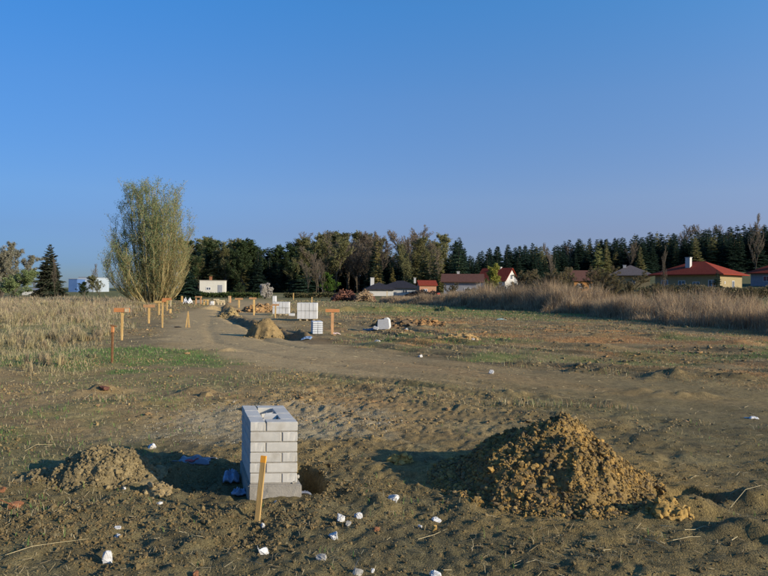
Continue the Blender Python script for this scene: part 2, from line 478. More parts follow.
c = c * (1 - .32 * soil_vignette * (.55 + .6 * vnoise(fx / .5, fy / .5, 48)))[:, None]
c = mix(c, track * (1 - .85 * sstep(-3, 2.5, fx)) * .9, (.42, .335, .20))
c = mix(c, gravel * .55, (.38, .345, .26))
fld = sstep(-4, 0, fx) * sstep(8, 11, fy) * (1 - sstep(60, 90, fy)) * (1 - .8 * track)
st1 = streak(fx, fy, 3.0, .55, 130); st2 = streak(fx, fy, 1.3, .22, 131); st3 = streak(fx, fy, 4.5, 1.2, 132)
c = mix(c, fld * sstep(.05, .5, st1 * .6 + st3 * .5) * .85, (.38, .22, .105))
c = mix(c, fld * sstep(.15, .7, st2 * .6 + st1 * .4 - .1) * .7, (.42, .33, .18))
c = mix(c, fld * sstep(.1, .6, -st2 * .5 - st3 * .6) * .7, (.12, .10, .06))
c = mix(c, straw * .85, (.48, .27, .11))
c = mix(c, green * .8, (.13, .20, .055))
c = mix(c, meadow * .7, (.24, .24, .11))
c = mix(c, sstep(70, 110, fy) * .7, (.11, .13, .05))
c = mix(c, sstep(80, 130, fy) * sstep(0, 30, fx) * .6, (.10, .11, .05))
td, ts, _, t2 = pdist(fx, fy, TRENCH)
near_tr = (1 - sstep(.9, 1.5, td)) * ((ts < 0) * 1.0) * sstep(0, .2, t2)
c = mix(c, near_tr * .75, (.14, .11, .07))
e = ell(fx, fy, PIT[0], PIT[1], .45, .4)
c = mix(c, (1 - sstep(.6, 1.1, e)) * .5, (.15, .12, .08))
e = ell(fx, fy, 1.5, 5.5, 1.5, 1.3) + noise(fx, fy, .3, 46) * .25
c = mix(c, (1 - sstep(.75, 1.15, e)) * .6, (.32, .225, .10))
c = c * np.array((1.0, .90, .74)); c = c * (1 - np.array((.10, .03, .06)) * soil_vignette[:, None])
I = np.arange(NX * NY).reshape(NY, NX)
F = np.stack([I[:-1, :-1], I[:-1, 1:], I[1:, 1:], I[1:, :-1]], -1).reshape(-1, 4)
V = np.stack([fx, fy, fz], -1)
trk = track.reshape(-1) * (fy < 160)
ft = trk[F].mean(1) > .5
def sub(name, sel):
    FF = F[sel]; u, inv = np.unique(FF, return_inverse=True)
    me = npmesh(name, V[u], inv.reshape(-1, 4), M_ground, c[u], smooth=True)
    o = mobj(name, me); o['kind'] = 'structure'
    return o
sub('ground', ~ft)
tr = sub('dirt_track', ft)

# ------------------------------------------------------------------ lumps
_bm = bmesh.new(); bmesh.ops.create_icosphere(_bm, subdivisions=1, radius=1)
_bm.verts.ensure_lookup_table()
ICO1V = np.array([v.co[:] for v in _bm.verts]); ICO1F = np.array([[v.index for v in f.verts] for f in _bm.faces]); _bm.free()
_bm = bmesh.new(); bmesh.ops.create_icosphere(_bm, subdivisions=2, radius=1)
_bm.verts.ensure_lookup_table()
ICO2V = np.array([v.co[:] for v in _bm.verts]); ICO2F = np.array([[v.index for v in f.verts] for f in _bm.faces]); _bm.free()
_bm = bmesh.new(); bmesh.ops.create_icosphere(_bm, subdivisions=3, radius=1)
_bm.verts.ensure_lookup_table()
ICO3V = np.array([v.co[:] for v in _bm.verts]); ICO3F = np.array([[v.index for v in f.verts] for f in _bm.faces]); _bm.free()

def rotmats(n, rng):
    q = rng.normal(size=(n, 4)); q /= np.linalg.norm(q, axis=1)[:, None]
    w, x, y, z = q.T
    return np.stack([1-2*(y*y+z*z), 2*(x*y-z*w), 2*(x*z+y*w), 2*(x*y+z*w), 1-2*(x*x+z*z), 2*(y*z-x*w), 2*(x*z-y*w), 2*(y*z+x*w), 1-2*(x*x+y*y)], -1).reshape(n, 3, 3)

def lumps(P, S, colr, base=(ICO1V, ICO1F), rng=RNG, jag=.36, flat=.75):
    n = len(P); bv, bf = base
    k = len(bv)
    v = np.repeat(bv[None], n, 0) * (1 + rng.uniform(-jag, jag, (n, k, 1)))
    v = v * rng.uniform(.65, 1.25, (n, 1, 3))
    v = np.einsum('nij,nkj->nki', rotmats(n, rng), v)
    v[:, :, 2] *= flat
    v = v * S[:, None, None] + P[:, None, :]
    f = bf[None] + (np.arange(n) * k)[:, None, None]
    c_ = np.repeat(colr[:, None, :], k, 1)
    return v.reshape(-1, 3), f.reshape(-1, 3), c_.reshape(-1, 3)

def merge(parts):
    V_, F_, C_ = [], [], []; n = 0
    for v, f, cc in parts:
        V_.append(v); F_.append(f + n); C_.append(cc); n += len(v)
    return np.concatenate(V_), np.concatenate(F_), np.concatenate(C_)

def gn_lumps(name, P, S, colr, label, cat, seed, flat=.75, parent=None):
    """thousands of small faceted lumps instanced on points"""
    rng = np.random.default_rng(seed); n = len(P)
    me = bpy.data.meshes.new(name); me.vertices.add(n); me.vertices.foreach_set('co', np.asarray(P, np.float32).ravel())
    def att(nm, ty, arr, key):
        a_ = me.attributes.new(nm, ty, 'POINT'); a_.data.foreach_set(key, np.asarray(arr, np.float32).ravel())
    sc = S[:, None] * rng.uniform(.6, 1.3, (n, 3)); 
    att('lsize', 'FLOAT_VECTOR', sc, 'vector'); att('lrot', 'FLOAT_VECTOR', rng.uniform(0, 6.28, (n, 3)), 'vector')
    cc = np.ones((n, 4)); cc[:, :3] = colr; att('Col', 'FLOAT_COLOR', cc, 'color')
    g = bpy.data.node_groups.new(name, 'GeometryNodeTree'); N = g.nodes; Lk = g.links
    g.interface.new_socket('Geometry', in_out='INPUT', socket_type='NodeSocketGeometry'); g.interface.new_socket('Geometry', in_out='OUTPUT', socket_type='NodeSocketGeometry')
    gi = N.new('NodeGroupInput'); go = N.new('NodeGroupOutput')
    join = N.new('GeometryNodeGeometryToInstance')
    for k in range(4):
        ico = N.new('GeometryNodeMeshIcoSphere'); ico.inputs['Radius'].default_value = 1; ico.inputs['Subdivisions'].default_value = 2
        no = N.new('ShaderNodeTexNoise'); no.noise_dimensions = '4D'; no.inputs['W'].default_value = k * 3.7 + 1; no.inputs['Scale'].default_value = 1.3; no.inputs['Detail'].default_value = 3
        sub_ = N.new('ShaderNodeVectorMath'); sub_.operation = 'SUBTRACT'; sub_.inputs[1].default_value = (.5, .5, .5)
        ml = N.new('ShaderNodeVectorMath'); ml.operation = 'SCALE'; ml.inputs['Scale'].default_value = 1.9
        sp = N.new('GeometryNodeSetPosition'); mt = N.new('GeometryNodeSetMaterial'); mt.inputs['Material'].default_value = M_clodi
        Lk.new(no.outputs['Color'], sub_.inputs[0]); Lk.new(sub_.outputs[0], ml.inputs[0]); Lk.new(ml.outputs[0], sp.inputs['Offset'])
        Lk.new(ico.outputs['Mesh'], sp.inputs['Geometry']); Lk.new(sp.outputs[0], mt.inputs['Geometry']); Lk.new(mt.outputs[0], join.inputs[0])
    ip = N.new('GeometryNodeInstanceOnPoints'); ip.inputs['Pick Instance'].default_value = True
    def na(nm):
        q = N.new('GeometryNodeInputNamedAttribute'); q.data_type = 'FLOAT_VECTOR'; q.inputs['Name'].default_value = nm; return q.outputs['Attribute']
    e2r = N.new('FunctionNodeEulerToRotation'); Lk.new(na('lrot'), e2r.inputs[0])
    Lk.new(gi.outputs[0], ip.inputs['Points']); Lk.new(join.outputs[0], ip.inputs['Instance']); Lk.new(e2r.outputs[0], ip.inputs['Rotation']); Lk.new(na('lsize'), ip.inputs['Scale'])
    Lk.new(ip.outputs[0], go.inputs[0])
    o = mobj(name, me, parent); md = o.modifiers.new('lumps', 'NODES'); md.node_group = g
    return tag(o, label, cat, kind='stuff')

M_clodi = mat_attr('clod_instanced', ((30, .3),), bump=.003, bscale=90)
[x for x in M_clodi.node_tree.nodes if x.type == 'ATTRIBUTE'][0].attribute_type = 'INSTANCER'

# ------------------------------------------------------------------ mounds
def mound(name, label, px_c, Yc, r_l, r_r, r_y, hgt, prof, cols, nlump, lsize, seed, res=90, big=0, xc=None, cone=1.0, bumps=None, rough=.03, group=None, lump_spread=1.0, crumbs=0):
    rng = np.random.default_rng(seed)
    cx = xa(px_c, Yc) if xc is None else xc
    root = thing(name, label, 'earth mound', (cx, Yc, h1(cx, Yc)), 0, group)
    z0 = root.location.z
    g = np.linspace(-1.25, 1.25, res)
    A, B = np.meshgrid(g, g)
    a, b = A.ravel(), B.ravel()
    X = np.where(a < 0, a * r_l, a * r_r); Y = b * r_y
    def hf(X, Y):
        u = np.where(X < 0, X / r_l, X / r_r); v = Y / r_y
        rr = np.sqrt(u * u + v * v) + noise(X, Y, .45 * r_y, seed) * .10 + noise(X, Y, .2 * r_y, seed + 1) * .05
        z = hgt * prof(np.clip(rr, 0, 1.4))
        if bumps:
            for (bx, by, br, bh) in bumps:
                z = z + bh * np.exp(-(((X - bx) ** 2 + (Y - by) ** 2) / br ** 2))
        m = np.clip(z / hgt * 3, 0, 1)
        z = z + m * (np.abs(noise(X, Y, .13 * r_y, seed + 2)) * rough + noise(X, Y, .3 * r_y, seed + 3) * rough + np.abs(noise(X, Y, .06 * r_y, seed + 4)) * rough * .6)
        return z, rr
    z, rr = hf(X, Y)
    gz = H(X + cx, Y + Yc) - z0
    Z = gz + z - .05 * (z < .004)
    cc = np.zeros((len(X), 3)) + np.array(cols[0])
    nn = vnoise(X / (.25 * r_y) + 3, Y / (.25 * r_y) + 9, seed + 5)
    cc = mix(cc, sstep(.3, .8, nn), cols[1])
    cc = mix(cc, sstep(.6, .95, vnoise(X / (.1 * r_y) + 3, Y / (.1 * r_y) + 9, seed + 6)), cols[2])
    II = np.arange(res * res).reshape(res, res)
    FF = np.stack([II[:-1, :-1], II[:-1, 1:], II[1:, 1:], II[1:, :-1]], -1).reshape(-1, 4)
    keep = (z[FF] > .004).any(1)
    FF = FF[keep]; u, inv = np.unique(FF, return_inverse=True)
    me = npmesh('heap', np.stack([X, Y, Z], -1)[u], inv.reshape(-1, 4), M_mound, cc[u], smooth=True)
    mobj('heap', me, root)
    if nlump:
        ang = rng.uniform(0, 2 * math.pi, nlump); rad = np.sqrt(rng.uniform(0, 1, nlump)) * 1.15 * lump_spread
        lx = np.cos(ang) * rad; ly = np.sin(ang) * rad
        lx = np.where(lx < 0, lx * r_l, lx * r_r); ly = ly * r_y
        if name == 'clay_mound' and nlump > 1000:
            kk = ~((lx > -.25 * r_l) & (rad < .95) & (ly < .6) & (rng.uniform(0, 1, nlump) < .6))
            lx, ly, rad = lx[kk], ly[kk], rad[kk]; nlump = len(lx)
        lz, lr = hf(lx, ly)
        lz = lz + H(lx + cx, ly + Yc) - z0
        S = lsize * np.exp(rng.normal(0, .62, nlump)) * (0.6 + .7 * np.clip(rad, 0, 1.1))
        S = np.clip(S, lsize * .4, lsize * 3.2)
        t = rng.uniform(0, 1, nlump)
        lc = np.where((t < .5)[:, None], np.array(cols[0]), np.where((t < .8)[:, None], np.array(cols[1]), np.array(cols[2]))) * rng.uniform(.75, 1.2, (nlump, 1))
        P = np.stack([lx, ly, lz + S * .25], -1)
        v, f, k = lumps(P, S, lc, rng=rng)
        o = mobj('loose_clods', npmesh('loose_clods', v, f, M_clod, k), root); o['kind'] = 'stuff'
        if crumbs:
            ang = rng.uniform(0, 2 * math.pi, crumbs); rad = np.sqrt(rng.uniform(0, 1, crumbs)) * 1.18
            lx = np.cos(ang) * rad; ly = np.sin(ang) * rad; lx = np.where(lx < 0, lx * r_l, lx * r_r); ly = ly * r_y
            lz = hf(lx, ly)[0] + H(lx + cx, ly + Yc) - z0
            S = np.clip(.0048 * np.exp(rng.normal(0, .6, crumbs)), .002, .02)
            lc = np.array(cols)[rng.integers(0, 3, crumbs)] * rng.uniform(.7, 1.25, (crumbs, 1))
            gn_lumps('crumbs', np.stack([lx, ly, lz + S * .3], -1), S, lc, None, None, seed + 9, parent=root)
    for i in range(big):
        ang = rng.uniform(math.pi * .95, math.pi * 2.05); rad = rng.uniform(.35, 1.12)
        lx = math.cos(ang) * rad; ly = math.sin(ang) * rad * r_y
        lx = lx * (r_l if lx < 0 else r_r)
        zz = float(hf(np.array([lx]), np.array([ly]))[0][0]) + h1(lx + cx, ly + Yc) - z0
        s = lsize * rng.uniform(1.8, 3.3)
        v, f, k = lumps(np.zeros((1, 3)), np.array([s]), np.array([cols[rng.integers(0, 3)]]) * rng.uniform(.85, 1.15), base=(ICO2V, ICO2F), rng=rng, jag=.14)
        mobj('clod', npmesh('clod', v, f, M_clod, k), root, (lx, ly, zz + s * .3))
    return root

cone = lambda r: np.clip(1 - r, 0, 1) ** 1.0 * (1 - .0 * r)
def peaked(r):  return np.clip(1.0 - r ** 1.05, 0, 1) * (1 - .15 * np.exp(-(r / .18) ** 2)) * 1.06
def dome(r):    return np.clip(1 - r ** 2.2, 0, 1) ** .9
def softcone(r): return np.clip(np.cos(np.clip(r, 0, 1) * math.pi / 2), 0, 1) ** .95

mound('clay_mound', 'large ochre clay mound with loose clods on the right of the foreground', 555, 5.62, .93, .76, .88, .50, peaked,
      ((.245, .165, .062), (.16, .115, .058), (.34, .21, .065)), 5200, .0085, 51, res=240, big=36, bumps=((.12, .1, .16, .05), (-.55, -.2, .2, .05), (.45, -.35, .2, .04)), rough=.058, crumbs=16000)
mound('soil_mound', 'low flat-topped brown soil mound at the left of the foreground, left of the brick pillar', 108, 5.55, .56, .38, .31, .195, dome,
      ((.225, .175, .09), (.19, .15, .08), (.25, .19, .095)), 260, .008, 61, res=150, big=5, bumps=((-.62, .02, .16, .03), (.22, .0, .25, .02)), rough=.02, crumbs=4500)
mound('soil_mound', 'small brown soil lump at the right foot of the low flat-topped mound', 160, 5.15, .11, .11, .08, .07, dome,
      ((.27, .205, .105), (.23, .175, .095), (.30, .225, .11)), 60, .010, 62, res=40, rough=.01)
mound('sand_mound', 'rounded tan sand mound on the dirt track, in front of the open trench', 266, 22.4, .66, .68, .62, .64, softcone,
      ((.25, .175, .078), (.21, .15, .07), (.29, .20, .09)), 420, .014, 63, res=80, rough=.010, lump_spread=1.1)
mound('sand_mound', 'smaller far sand mound on the dirt track, left of the trench', 230, 37.5, .66, .6, .6, .46, softcone,
      ((.30, .22, .10), (.26, .19, .09), (.35, .26, .12)), 140, .028, 64, res=50, rough=.015)
# banks of dug soil behind the pallets
mound('spoil_heap', 'long orange-brown spoil heap between the far T-shaped marker and the gapped block stack', 262, 46, 1.6, 1.3, .7, .5, softcone,
      ((.33, .20, .09), (.28, .17, .08), (.38, .23, .10)), 220, .05, 65, res=50, rough=.06)
mound('spoil_heap', 'dark brown spoil heap behind the tipped white foam block', 389, 29, .8, 1.4, .6, .32, softcone,
      ((.14, .10, .06), (.17, .12, .07), (.22, .14, .07)), 200, .04, 66, res=50, rough=.05)
mound('spoil_heap', 'rusty orange heap of dug soil right of the tipped white foam block', 424, 29.5, 1.4, 1.0, .6, .25, softcone,
      ((.30, .17, .07), (.22, .13, .06), (.36, .21, .09)), 200, .04, 67, res=50, rough=.05)
mound('spoil_heap', 'yellow-orange straw-covered heap in the middle of the field', 462, 21.2, .75, .75, .4, .16, softcone,
      ((.42, .27, .11), (.30, .2, .09), (.46, .31, .14)), 120, .025, 68, res=50, rough=.03)
mound('clay_mound', 'small orange clay clump between the brick pillar and the large clay mound', 402, 6.15, .1, .1, .07, .06, dome,
      ((.37, .24, .07), (.30, .2, .07), (.42, .26, .08)), 70, .014, 69, res=30, rough=.015)
mound('clay_mound', 'small orange clay clump in front of the dark pit at the right edge', 672, 4.62, .16, .13, .09, .07, dome,
      ((.34, .22, .07), (.28, .19, .07), (.40, .25, .08)), 60, .013, 70, res=30, rough=.015)

# ------------------------------------------------------------------ loose soil clods over the foreground (nobody could count them)
def scatter_clods():
    rng = np.random.default_rng(5)
    n = 300000
    Y = 2.9 + (rng.uniform(0, 1, n) ** 1.35) * 12
    X = rng.uniform(-1, 1, n) * (Y * .66 + .5)
    pt = sstep(-.1, .75, noise(X, Y, 1.1, 28) * .6 + .7 * noise(X * .6, Y, .35, 71))
    tr, gr, gn, md, st = masks(X, Y)
    keep = rng.uniform(0, 1, n) < (.10 + .90 * pt) * (1 - .9 * tr) * (1 - .5 * gr) * (1 - .72 * sstep(5.0, 7.0, Y + .5 * noise(X, Y, 1.2, 74)))
    keep &= ~((np.abs(X + .95) < .35) & (Y > 4.9) & (Y < 6.0)) & (ell(X, Y, 1.5, 5.62, .8, .8) > 1)
    X, Y = X[keep], Y[keep]; n = len(X)
    S = .0028 * np.exp(rng.normal(0, .6, n)) * (1 + .09 * (Y - 3))
    S = np.clip(S, .0018, .022)
    base = (1 - .30 * (1 - sstep(5.2, 8.5, Y)))[:, None] * np.array([(.26, .19, .092), (.29, .215, .10), (.22, .165, .085), (.31, .22, .10)])[rng.integers(0, 4, n)] * rng.uniform(.7, 1.25, (n, 1))  # near clods darkened to match the painted vignetting
    gn_lumps('soil_clods', np.stack([X, Y, H(X, Y) + S * .25], -1), S, base, 'loose brown soil clods scattered over the churned ground', 'clods', 6)
    # bigger lumps and sods over the middle distance
    n = 30000
    Y = 8 + 60 * rng.uniform(0, 1, n) ** 1.7
    X = rng.uniform(-.45, .68, n) * Y
    tr, gr, gn, md, st = masks(X, Y)
    pt = sstep(.0, .6, noise(X * .45, Y, 1.5, 72) + .4 * noise(X, Y, .5, 73))
    keep = (rng.uniform(0, 1, n) < .04 + .96 * pt) & (tr < .25) & (md < .4)
    X, Y = X[keep], Y[keep]; n = len(X)
    S = np.clip((.007 + .0010 * Y) * np.exp(rng.normal(0, .55, n)), .006, .11)
    base = np.array([(.24, .175, .085), (.20, .15, .075), (.17, .13, .07), (.30, .19, .09)])[rng.integers(0, 4, n)] * rng.uniform(.75, 1.2, (n, 1))
    v, f, k = lumps(np.stack([X, Y, H(X, Y) + S * .1], -1), S, base, rng=rng, flat=.55)
    tag(mobj('field_clods', npmesh('field_clods', v, f, M_clod, k)), 'larger soil lumps and sods turned up across the middle of the field', 'clods', kind='stuff')
    # pebbles and grit on the grey patch behind the pillar
    n = 5000
    a = rng.uniform(0, 2 * math.pi, n); r = np.sqrt(rng.uniform(0, 1, n))
    X = -1.35 + np.cos(a) * r * 1.6; Y = 8.0 + np.sin(a) * r * 1.3
    S = .0028 * np.exp(rng.normal(0, .5, n))
    base = np.array([(.33, .30, .235), (.24, .215, .16), (.38, .345, .27)])[rng.integers(0, 3, n)] * rng.uniform(.8, 1.15, (n, 1))
    gn_lumps('gravel', np.stack([X, Y, H(X, Y) + S * .2], -1), S, base, 'pale grey gravel spread on the ground behind the brick pillar', 'gravel', 7)
scatter_clods()

# ------------------------------------------------------------------ grasses
def blades(P, Hh, W, lean, colr, rng, seg2=True, tipcol=None):
    n = len(P)
    az = rng.uniform(0, 2 * math.pi, n)
    side = np.stack([np.cos(az), np.sin(az), np.zeros(n)], -1)
    la = rng.uniform(0, 2 * math.pi, n)
    ld = np.stack([np.cos(la), np.sin(la), np.zeros(n)], -1)
    up = np.array([0, 0, 1.0])
    m = P + up * (Hh * .55)[:, None] + ld * (Hh * lean * .25)[:, None]
    t = P + up * (Hh * (1 - lean * .35))[:, None] + ld * (Hh * lean)[:, None]
    w = (side * W[:, None] * .5)
    V_ = np.stack([P - w, P + w, m - w * .75, m + w * .75, t], 1).reshape(-1, 3)
    b = (np.arange(n) * 5)[:, None]
    F_ = np.concatenate([b + np.array([[0, 1, 3]]), b + np.array([[0, 3, 2]]), b + np.array([[2, 3, 4]])])
    if tipcol is None: tipcol = colr
    C_ = np.stack([colr, colr, colr, colr, tipcol], 1).reshape(-1, 3)
    return V_, F_, C_

def pick(rng, n, palette, lo=.8, hi=1.2):
    p = np.array(palette)
    return p[rng.integers(0, len(p), n)] * rng.uniform(lo, hi, (n, 1))

DRY = ((.50, .42, .24), (.44, .36, .20), (.56, .48, .29), (.38, .31, .18))
BROWN = ((.32, .23, .15), (.38, .28, .18), (.26, .19, .13))
GREEN = ((.12, .24, .06), (.15, .26, .07), (.10, .20, .055))
OLIVE = ((.22, .22, .09), (.27, .26, .12), (.18, .18, .08))

def meadow_left():
    rng = np.random.default_rng(21)
    n = 200000
    Y = 12 + 78 * rng.uniform(0, 1, n) ** 1.6
    X = -Y * rng.uniform(.15, .72, n)
    d, _, w, _ = pdist(X, Y, TRACK)
    _, _, gn, md, _ = masks(X, Y)
    clump = sstep(.38, .66, vnoise(X / .7, Y / .9, 81) * .55 + vnoise(X / 2.6, Y / 3.2, 82) * .45)
    keep = (rng.uniform(0, 1, n) < md * (.07 + .93 * clump) * (.55 + .45 * sstep(16, 26, Y))) & (d > w + 1.2)
    X, Y, clump = X[keep], Y[keep], clump[keep]; n = len(X)
    far = sstep(19, 38, Y + 3 * noise(X, Y, 4, 88))
    hh = (.06 + .26 * clump ** 2 * rng.uniform(.2, 1, n) + .7 * far * (.3 + .7 * clump) * rng.uniform(.2, 1, n)) * rng.uniform(.35, 1.2, n)
    hh *= .55 + .45 * sstep(13, 22, Y)
    t = rng.uniform(0, 1, n)
    c_ = np.where((t < .70 - .30 * far)[:, None], pick(rng, n, DRY), np.where((t < .70 + .2 * far)[:, None], pick(rng, n, ((.42, .31, .21), (.36, .26, .18), (.46, .36, .25))), pick(rng, n, OLIVE)))
    gr_ = (rng.uniform(0, 1, n) < (.45 - .4 * far)) & (clump < .6)
    c_ = np.where(gr_[:, None], pick(rng, n, ((.13, .21, .06), (.17, .24, .08))), c_)
    W = .003 + .0005 * Y * rng.uniform(.4, 1, n)
    v, f, k = blades(np.stack([X, Y, H(X, Y) - .02], -1), hh, W, rng.uniform(.1, 1.0, n), c_, rng)
    tag(mobj('dry_grass', npmesh('dry_grass', v, f, M_blade, k)), 'tall straw-coloured dry grass covering the meadow on the left', 'grass', kind='stuff')

def reeds_right():
    rng = np.random.default_rng(22)
    n = 120000
    # strip of tall dead weeds in front of the houses
    line = np.array([gp(820, 340), gp(768, 334), gp(700, 328), gp(640, 323), gp(560, 315), gp(490, 309.5), gp(430, 305), gp(380, 302.5)])
    line = line[:, :2]
    seg = np.diff(line, axis=0); L = np.hypot(seg[:, 0], seg[:, 1]); cum = np.concatenate([[0], np.cumsum(L)])
    s = rng.uniform(0, cum[-1], n); i = np.clip(np.searchsorted(cum, s) - 1, 0, len(L) - 1)
    t = (s - cum[i]) / L[i]
    px = line[i, 0] + seg[i, 0] * t; py = line[i, 1] + seg[i, 1] * t
    depth = rng.uniform(0, 1, n) ** 1.3 * 10
    X = px + depth * .45; Y = py + depth
    X = X + noise(X, Y, 3, 83) * 1.0
    cl = vnoise(X / 1.2, Y / 1.2, 84) * .55 + vnoise(X / 4, Y / 4, 85) * .45
    keep = rng.uniform(0, 1, n) < sstep(.25, .6, cl) * .93 + .07
    X, Y, cl, depth, i = X[keep], Y[keep], cl[keep], depth[keep], i[keep]; n = len(X)
    farther = sstep(70, 100, Y)
    hh = (1 + .75 * sstep(40, 55, Y) * (1 - sstep(66, 78, Y)) - .25 * sstep(76, 90, Y) + .12 * (1 - sstep(30, 40, Y))) * (.45 + 1.1 * sstep(.2, .75, cl) + .3 * sstep(0, 5, depth)) * (.75 + .5 * vnoise(X / 2.2, Y / 2.2, 89)) * rng.uniform(.45, 1.05, n) * (1 - .35 * farther)
    low = sstep(0, 1.6, depth)
    hh *= .25 + .75 * low
    t = rng.uniform(0, 1, n)
    c_ = np.where((t < .45)[:, None], pick(rng, n, ((.52, .38, .22), (.45, .32, .18), (.57, .43, .26))), pick(rng, n, BROWN))
    W = .008 + .00055 * Y * rng.uniform(.5, 1, n)
    v, f, k = blades(np.stack([X, Y, H(X, Y) - .02], -1), hh, W, rng.uniform(.05, .6, n), c_, rng)
    tag(mobj('dead_weeds', npmesh('dead_weeds', v, f, M_blade, k)), 'tall brown dead weeds and reeds in front of the houses', 'weeds', kind='stuff')

def short_grass():
    rng = np.random.default_rng(23)
    n = 150000
    Y = 3 + 62 * rng.uniform(0, 1, n) ** 1.9
    X = rng.uniform(-1, 1, n) * (Y * .64 + .4)
    tr, gr, gn, md, st = masks(X, Y)
    nearr = 1 - sstep(9, 13, Y)
    tuft = sstep(.62, .8, vnoise(X / .35, Y / .35, 86)) * nearr * (1 - tr) * (.35 + .5 * (X < -1.6))
    left = nearr * (1 - sstep(-2.9, -1.8, X)) * .45
    keep = rng.uniform(0, 1, n) < np.clip(gn * .9 + tuft * .35 + left * .5, 0, 1)
    keep &= ~((np.abs(X + .95) < .4) & (Y > 4.8) & (Y < 6.1))
    keep &= ell(X, Y, 1.5, 5.6, 1.1, 1.05) > 1
    keep &= ell(X, Y, -2.35, 5.6, .7, .4) > 1
    X, Y = X[keep], Y[keep]; gn = gn[keep]; n = len(X)
    hh = (.03 + .05 * rng.uniform(0, 1, n) + .06 * sstep(12, 20, Y) * rng.uniform(0, 1, n))
    t = rng.uniform(0, 1, n)
    isg = t < .30 + .55 * gn
    c_ = np.where(isg[:, None], pick(rng, n, GREEN), pick(rng, n, DRY, .6, 1.0))
    W = .0025 + .0006 * Y
    v, f, k = blades(np.stack([X, Y, H(X, Y) - .005], -1), hh, W, rng.uniform(.2, .9, n), c_, rng)
    tag(mobj('short_grass', npmesh('short_grass', v, f, M_blade, k)), 'short green and withered grass in patches on the bare soil', 'grass', kind='stuff')
    # straw litter lying on the soil
    n = 14000
    Y = 2.9 + 30 * rng.uniform(0, 1, n) ** 2.0
    X = rng.uniform(-1, 1, n) * (Y * .64 + .4)
    tr, gr, gn, md, st = masks(X, Y)
    dens = sstep(.35, .8, vnoise(X / .9, Y / .6, 87)) * .6 + .12 + st * .9
    keep = (rng.uniform(0, 1, n) < dens) & (ell(X, Y, 1.5, 5.6, .8, .8) > 1) & ~((np.abs(X + .95) < .35) & (Y > 4.9) & (Y < 6.0))
    X, Y = X[keep], Y[keep]; st = st[keep]; n = len(X)
    L = (.01 + .05 * rng.uniform(0, 1, n) ** 2.5) * (1 + .10 * Y); az = rng.uniform(0, 2 * math.pi, n)
    dx, dy = np.cos(az) * L, np.sin(az) * L
    W = .0009 + .00026 * Y
    z = H(X, Y)
    z2 = H(X + dx, Y + dy)
    P0 = np.stack([X, Y, z + .004], -1); P1 = np.stack([X + dx, Y + dy, z2 + .006 + rng.uniform(0, .02, n)], -1)
    nn = np.stack([-np.sin(az) * W, np.cos(az) * W, np.zeros(n)], -1)
    up = np.zeros((n, 3)); up[:, 2] = W * 1.2
    V_ = np.stack([P0 - nn, P0 + nn, P0 + up, P1 - nn, P1 + nn, P1 + up], 1).reshape(-1, 3)
    b = (np.arange(n) * 6)[:, None]
    F_ = np.concatenate([b + np.array([[0, 3, 5]]), b + np.array([[0, 5, 2]]), b + np.array([[1, 2, 5]]), b + np.array([[1, 5, 4]])])
    c_ = np.where((rng.uniform(0, 1, n) < st * .8)[:, None], pick(rng, n, ((.48, .27, .11), (.40, .22, .09))), pick(rng, n, ((.40, .33, .20), (.32, .26, .15), (.28, .22, .13), (.50, .42, .26))))
    tag(mobj('straw_litter', npmesh('straw_litter', V_, F_, M_blade, np.repeat(c_[:, None, :], 6, 1).reshape(-1, 3))), 'dry stalks and straw littering the bare ground', 'straw', kind='stuff')
